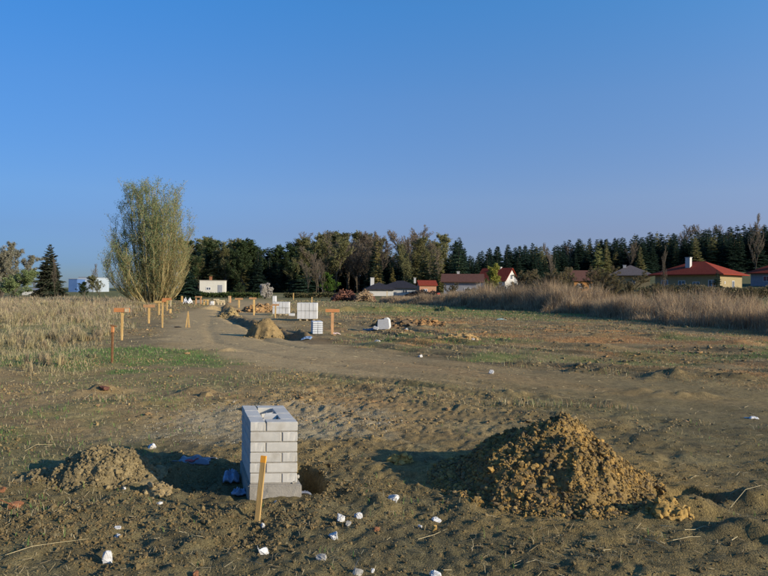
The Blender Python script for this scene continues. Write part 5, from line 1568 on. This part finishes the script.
def house(px, Y, w, d, wall_h, ridge, rz, label, wallm, roofm, kind='hip', over=.5, chim=(), wins_f=(), wins_s=(), base_up=0.0, cat='house', name='house', ridge_axis='x'):
    x = xa(px, Y); z = h1(x, Y) + base_up
    root = thing(name, label, cat, (x, Y, z), rz)
    wall_box(root, w, d, wall_h, wallm)
    e = over; zt = wall_h - .02; zr = wall_h + ridge
    mb = MB()
    a = [(-e, -e, zt), (w + e, -e, zt), (w + e, d + e, zt), (-e, d + e, zt)]
    th = .18
    if kind == 'hip':
        if w >= d: r0, r1 = (d / 2, d / 2, zr), (w - d / 2, d / 2, zr)
        else: r0, r1 = (w / 2, w / 2, zr), (w / 2, d - w / 2, zr)
        vs = [(p[0], p[1], p[2] + th) for p in a] + [r0, r1] + a
        if w >= d: fs = [(0, 1, 5, 4), (1, 2, 5), (2, 3, 4, 5), (3, 0, 4)]
        else: fs = [(0, 1, 4), (1, 2, 5, 4), (2, 3, 5), (3, 0, 4, 5)]
        fs += [(9, 8, 7, 6), (6, 7, 1, 0), (7, 8, 2, 1), (8, 9, 3, 2), (9, 6, 0, 3)]
        mb.add(vs, fs)
        mb.obj('roof', roofm, root)
    else:
        if ridge_axis == 'x':
            L = [(-e, -e), (-e, d + e)]
            prof = [(-e, zt - .1), (d / 2, zr), (d + e, zt - .1)]
            P = lambda t, q: (t, q[0], q[1]); ends = (-e, w + e); gable = [((0, 0), (0, d), (0, d / 2)), ]
        else:
            prof = [(-e, zt - .1), (w / 2, zr), (w + e, zt - .1)]
            P = lambda t, q: (q[0], t, q[1]); ends = (-e, d + e)
        vs = []
        for t in ends:
            for q in prof: vs.append(P(t, (q[0], q[1] + th)))
            for q in prof: vs.append(P(t, (q[0], q[1])))
        fs = [(0, 1, 7, 6), (1, 2, 8, 7), (3, 9, 10, 4), (4, 10, 11, 5), (0, 6, 9, 3), (2, 5, 11, 8), (0, 3, 4, 1), (1, 4, 5, 2), (6, 7, 10, 9), (7, 8, 11, 10)]
        mb.add(vs, fs); mb.obj('roof', roofm, root)
        # gable walls
        mb = MB()
        k = .0
        if ridge_axis == 'x':
            hh = zr - .12
            for t0, t1 in ((0, .25), (w - .25, w)):
                mb.add([(t0, .02, wall_h + .0), (t0, d - .02, wall_h), (t0, d / 2, hh), (t1, .02, wall_h), (t1, d - .02, wall_h), (t1, d / 2, hh)], [(0, 1, 2), (3, 5, 4), (0, 3, 4, 1), (1, 4, 5, 2), (2, 5, 3, 0)])
        else:
            hh = zr - .12
            for t0, t1 in ((0, .25), (d - .25, d)):
                mb.add([(.02, t0, wall_h), (w - .02, t0, wall_h), (w / 2, t0, hh), (.02, t1, wall_h), (w - .02, t1, wall_h), (w / 2, t1, hh)], [(0, 2, 1), (3, 4, 5), (0, 1, 4, 3), (1, 2, 5, 4), (2, 0, 3, 5)])
        mb.obj('gable', wallm, root)
    for (cx, cy, cz0, cz1, cs) in chim:
        mb = MB(); mb.box((cx, cy, (cz0 + cz1) / 2), (cs, cs, cz1 - cz0)); mb.box((cx, cy, cz1 + .06), (cs + .15, cs + .15, .12)); mb.obj('chimney', M_wallwhite, root)
    for (u, zz, ww, hh) in wins_f: win(root, (0, 0, 0), (1, 0, 0), (0, -1, 0), u, zz, ww, hh)
    for (u, zz, ww, hh) in wins_s: win(root, (w, 0, 0), (0, 1, 0), (1, 0, 0), u, zz, ww, hh)
    return root

# large red hip-roofed house: near corner at px 720, long shaded front to the left
def house_corner(px, Y, L, D, ang, *a, **k):
    """near corner at px,Y; front side runs from it to the left by L along angle, depth D"""
    cx = xa(px, Y); dirx = Vector((math.cos(ang), math.sin(ang), 0))
    p = Vector((cx, Y, 0)) - dirx * L
    return p, ang
def house2(px, Y, w, d, *a, ang=0.0, **k):
    p, an = house_corner(px, Y, w, d, ang)
    ppx = p.x / p.y * FPX + 384
    h = house(ppx, p.y, w, d, *a[:2], an, *a[2:], **k)
    return h
def fit(px, py, Y):                       # height above ground
    return za(px, py, Y) - h1(xa(px, Y), Y)
Yh = 140
house2(720, Yh, 14.7, 11.8, fit(690, 275.5, 144), 3.3, 'large house with red hip roof, yellow walls and a white chimney', M_wallyel, M_rooftile, ang=R(-50), over=1.2,
       chim=((6.5, 2.9, 4.5, fit(677, 258.5, 145) + .2, 1.05),), wins_f=((1.5, 1.2, 1.6, 1.5), (5.5, 1.2, 1.6, 1.4), (8.8, 1.4, 1.5, .9), (12.2, 1.0, 1.5, 1.7)), wins_s=((2.2, 1.9, .5, .5), (6.2, 1.0, 1.3, 1.6)))
house2(826, 158, 17, 12, fit(750, 275, 162), 3.6, 'far right house with red hip roof, cut by the right edge of the photo', M_wallgrey, M_rooftile, ang=R(-48), over=1.2,
       chim=((8.0, 2.7, 4, fit(765, 257, 163) + .2, 1.2),), wins_f=((3, 1.2, 1.6, 1.4), (7, 1.2, 1.6, 1.4), (11, 1.2, 1.6, 1.4)))
house2(650, 172, 9.5, 9, fit(640, 275, 174), 3.0, 'house with grey-brown pyramid roof and small white chimney', M_wallyel, M_roofgrey, ang=R(-18), over=1.2,
       chim=((3.2, 3.4, 4, fit(630, 264.5, 176), .8),), wins_f=((4.5, 1.2, 1.3, 1.2),), wins_s=((3.5, 1.2, 1.2, 1.2),))
house(574, 150, 5.6, 7, fit(586, 280.5, 150), fit(586, 270.5, 154) - fit(586, 280.5, 150), R(-3), 'small orange-walled house with dark red-brown roof behind shrubs', M_woodwall, M_roofbrown, kind='gable', over=.4,
      chim=((5.0, 3.2, 4, fit(597, 270, 152), .4),), wins_f=((.8, 1.2, 1.1, 1), (3.6, 1.2, 1.1, 1)))
Y6 = 150
house2(505, Y6, 7.5, 6.5, fit(505, 281, Y6), fit(505, 268.2, Y6 + 3) - fit(505, 281, Y6), 'steep red-roofed house with a white gable facing right', M_wallwhite, M_rooftile, ang=R(-38), kind='gable', over=.35,
       chim=((4.5, 3.2, 6, fit(500, 267, Y6 + 3), .6),), wins_f=((2, 1.2, 1.2, 1.2),), wins_s=((2.6, fit(505, 279, Y6) , 1.2, 1.1),))
Y7 = 138
house2(481, Y7, 8.0, 6.5, fit(465, 281, Y7), fit(465, 273.5, Y7 + 3) - fit(465, 281, Y7), 'low house with a wide brown roof, skylights and grey walls', M_wallgrey, M_roofbrown, ang=R(-8), kind='gable', over=.7,
       chim=((3.0, 3.6, 3, fit(456, 271, Y7 + 3), .55),), wins_f=((1.5, .8, 1.2, 1), (4.4, .8, 1.4, 1)))
house(419.5, 128, 3.4, 4.5, fit(428, 285, 128), fit(428, 281, 130) - fit(428, 285, 128), R(4), 'small orange house with a red roof at the end of the long dark-roofed house', M_wallorg, M_rooftile, kind='gable', over=.25, wins_f=((.8, .9, .8, .8),))
Y9 = 150
house(381, Y9, 9.0, 7.5, fit(395, 288.3, Y9), fit(395, 280.4, Y9 + 3.5) - fit(395, 288.3, Y9), R(-3), 'long low white-walled house with a dark hip roof', M_wallwhite, M_roofdark, kind='hip', over=.6,
      chim=((7.9, 3.7, 3, fit(415.5, 277.8, Y9 + 3), .5),), wins_f=((1.5, .6, 1.2, .9), (5, .6, 1.2, .9)))
house(367, Y9 - 6, 6.0, 6.5, fit(372, 289.5, Y9), fit(372, 282, Y9) - fit(372, 289.5, Y9), R(6), 'low dark-roofed wing with a white chimney at the left end of the long house', M_wallwhite, M_roofdark, kind='hip', over=.6,
      chim=((1.4, 2.8, 1.5, fit(372, 278.6, Y9) + .1, .85),))
# white flat-roofed building
def white_building():
    Y = 128; x = xa(199.5, Y); z = h1(x, Y); w = 24.5 * Y / FPX; hgt = fit(211, 280.6, Y)
    root = thing('transformer_building', 'small plain white flat-roofed building before the left tree belt', 'building', (x, Y, z), R(9))
    wall_box(root, w, 4.2, hgt, mat_noise('cream_render', (.50, .48, .42), (.57, .55, .48), 1.2, .9))
    mb = MB(); mb.box((w / 2, 2.1, hgt + .05), (w + .16, 4.36, .1)); mb.obj('roof_slab', M_concrete, root)
    mb = MB(); mb.box((2.0, 1.6, hgt + .4), (.5, .5, .7)); mb.box((2.0, 1.6, hgt + .8), (.6, .6, .1)); mb.obj('chimney', M_terra, root)
    win(root, (0, 0, 0), (1, 0, 0), (0, -1, 0), 1.3, 1.15, .9, .6)
    mb = MB(); mb.box((w - .9, -.025, 1.1), (.85, .05, 2.2)); mb.obj('door', M_wallgrey, root)
white_building()
def left_buildings():
    Y = 170; x = xa(78.5, Y)
    root = thing('industrial_hall', 'pale blue-white industrial hall behind the meadow, right of the solitary spruce', 'building', (x, Y, h1(x, Y)), R(-4))
    w = 16 * Y / FPX; hgt = fit(85, 277.5, Y)
    wall_box(root, w, 8, hgt, M_wallblue)
    mb = MB(); mb.box((w / 2, 4, hgt + .06), (w + .2, 8.2, .12)); mb.obj('roof_edge', M_wallgrey, root)
    win(root, (0, 0, 0), (1, 0, 0), (0, -1, 0), 2.5, 2.2, 1.6, .8); win(root, (0, 0, 0), (1, 0, 0), (0, -1, 0), .6, 2.2, 1.4, .8)
    x = xa(68.5, Y - 4)
    root = thing('industrial_annex', 'narrow dark blue annex at the left side of the pale industrial hall', 'building', (x, Y - 4, h1(x, Y - 4)), R(-4))
    wall_box(root, 2.3, 5, fit(70, 279, Y - 4), mat_noise('blue_cladding', (.06, .13, .30), (.09, .17, .36), 1, .5))
    mb = MB(); mb.box((1.15, 2.5, fit(70, 279, Y - 4) + .05), (2.45, 5.15, .1)); mb.obj('roof_edge', M_wallgrey, root)
    x = xa(22, 120)
    root = thing('low_shed', 'low pale shed half hidden by the meadow, left of the solitary spruce', 'shed', (x, 120, h1(x, 120)), R(2))
    hgt = fit(31, 290.3, 120); w = 19 * 120 / FPX
    wall_box(root, w, 3, hgt, M_wallwhite)
    mb = MB()
    mb.add([(-.2, -.2, hgt), (w + .2, -.2, hgt), (w + .2, 3.2, hgt + .3), (-.2, 3.2, hgt + .3), (-.2, -.2, hgt + .08), (w + .2, -.2, hgt + .08), (w + .2, 3.2, hgt + .38), (-.2, 3.2, hgt + .38)],
           [(3, 2, 1, 0), (4, 5, 6, 7), (0, 1, 5, 4), (1, 2, 6, 5), (2, 3, 7, 6), (3, 0, 4, 7)]); mb.obj('roof', M_wallgrey, root)
left_buildings()

# ------------------------------------------------------------------ brush piles and building materials far away
def brush(px0, px1, py_top, Y, label, mat, seed, n=900, cat='brush pile'):
    rng = np.random.default_rng(seed)
    x0, x1 = xa(px0, Y), xa(px1, Y); cx = (x0 + x1) / 2; w = (x1 - x0) / 2; z = h1(cx, Y)
    hh = za((px0 + px1) / 2, py_top, Y) - z
    root = thing('brush_pile', label, cat, (cx, Y, z))
    u = rng.uniform(-1, 1, n); prof = np.clip(1 - np.abs(u) ** 2.4, 0, 1) * (.7 + .5 * vnoise(u * 5 + 9, u * 0, seed))
    P = np.stack([u * w, rng.normal(0, .9, n), rng.uniform(0, 1, n) * prof * hh], -1)
    D = rng.normal(0, 1, (n, 3)); D[:, 2] *= .45; D /= np.linalg.norm(D, axis=1)[:, None]; L = rng.uniform(.3, 1.0, n)[:, None]
    v, f, k = ribbons(P - D * L * .5, P + D * L * .5, rng.uniform(.02, .08, n), rng.uniform(.01, .04, n), np.ones((n, 3)), rng)
    mobj('branches', npmesh('branches', v, f, mat), root)
    u = np.linspace(-1, 1, 30)
    v2, f2, k2 = lumps(np.stack([u * w * .9, u * 0, np.clip(1 - np.abs(u) ** 2.4, 0, 1) * hh * .35], -1), np.full(30, hh * .45), np.ones((30, 3)), rng=rng)
    mobj('earth', npmesh('earth', v2, f2, M_darkwood), root)
brush(333, 357, 289, 92, 'reddish brown heap of roots and branches in the far field centre', mat_noise('red_brown_wood', (.16, .07, .045), (.26, .12, .08), 1, .95), 501)
brush(396, 450, 291, 98, 'long dark heap of branches below the small orange house', mat_noise('black_brown_wood', (.035, .028, .025), (.09, .07, .055), 1, .95), 502, 1500)
brush(356, 374, 291, 90, 'straw-coloured heap of dead stalks right of the reddish brown heap', mat_noise('straw_stalks', (.32, .22, .12), (.42, .3, .18), 1, .95), 503)

def materials_yard():
    def trestle(px, py, w, h, label, mat=M_wood):
        x, Y = gp(px, py); Y = min(Y, 78); x = xa(px, Y); z = h1(x, Y); s = Y / FPX
        root = thing('timber_trestle', label, 'trestle', (x, Y, z), random.uniform(-.2, .2))
        zt = h * s
        mb = MB(); mb.box((0, 0, zt - .06), (w * s, .35, .12)); mb.obj('top_board', mat, root)
        for sx in (-1, 1):
            mb = MB(); board(mb, (sx * w * s * .42, 0, -.1), (sx * w * s * .38, 0, zt - .12), .12, .12); mb.obj('leg', mat, root)
        return root
    trestle(198.5, 304.5, 6, 8, 'brown timber trestle, leftmost in the row at the far track end', M_orangewood)
    trestle(206, 305, 4.5, 5.5, 'small yellow timber trestle in the row at the far track end')
    trestle(216.5, 305, 5, 6, 'pale timber trestle before the hedge, right of the small white sack', M_woodpale)
    trestle(223, 305, 4, 4.5, 'lowest pale timber trestle at the right of the far row', M_woodpale)
    x, Y = xa(229.5, 75), 75
    root = thing('timber_post', 'thick upright timber post at the right end of the far timber row', 'post', (x, Y, h1(x, Y)))
    mb = MB(); board(mb, (0, 0, -.1), (0, 0, fit(229.5, 296, Y)), .34, .3); mb.obj('shaft', M_orangewood, root, bevel=.02)
    mb = MB(); board(mb, (0, -.2, .05), (0, -.2, .8), .14, .05); mb.obj('brace', M_woodpale, root)
    x, Y = xa(182, 75), 75
    root = thing('timber_post', 'short yellow timber post left of the white plastic bag', 'post', (x, Y, h1(x, Y)))
    mb = MB(); board(mb, (0, 0, -.1), (0, 0, .75), .2, .15); mb.obj('shaft', M_wood, root, bevel=.01)
    for i, (px, w, mt, lb) in enumerate(((201, 9, M_concrete, 'low stack of grey planks at the far left end of the track'), (221, 8, M_woodpale, 'low stack of pale planks right of the small white sack'))):
        Y = 72; x = xa(px, Y); root = thing('plank_stack', lb, 'planks', (x, Y, h1(x, Y)), R(5))
        for j in range(4):
            mb = MB(); mb.box((random.uniform(-.1, .1), 0, .06 + j * .085), (w * Y / FPX, .25, .07)); mb.obj('plank', mt, root, bevel=.006)
materials_yard()
mb = MB(); mb.box((0, 420, 29), (2200, 1060, 62))
hz = mb.mesh('haze', None)
HAZE = 0.0
m = bpy.data.materials.new('haze_air'); m.use_nodes = True
m.node_tree.nodes.remove(m.node_tree.nodes['Principled BSDF'])
pv = m.node_tree.nodes.new('ShaderNodeVolumePrincipled'); pv.inputs['Density'].default_value = HAZE; pv.inputs['Color'].default_value = (.8, .88, 1, 1)
m.node_tree.links.new(pv.outputs[0], m.node_tree.nodes['Material Output'].inputs['Volume'])
hz.materials.append(m)
if HAZE: tag(mobj('haze', hz), 'thin blue distance haze', 'haze', kind='stuff')
for o in bpy.data.objects:
    if o.type == 'MESH' and o.parent is None and 'category' not in o and 'kind' not in o:
        print('UNTAGGED', o.name)
print('tris', sum(len(m.polygons) for m in bpy.data.meshes), 'objs', len(bpy.data.objects))
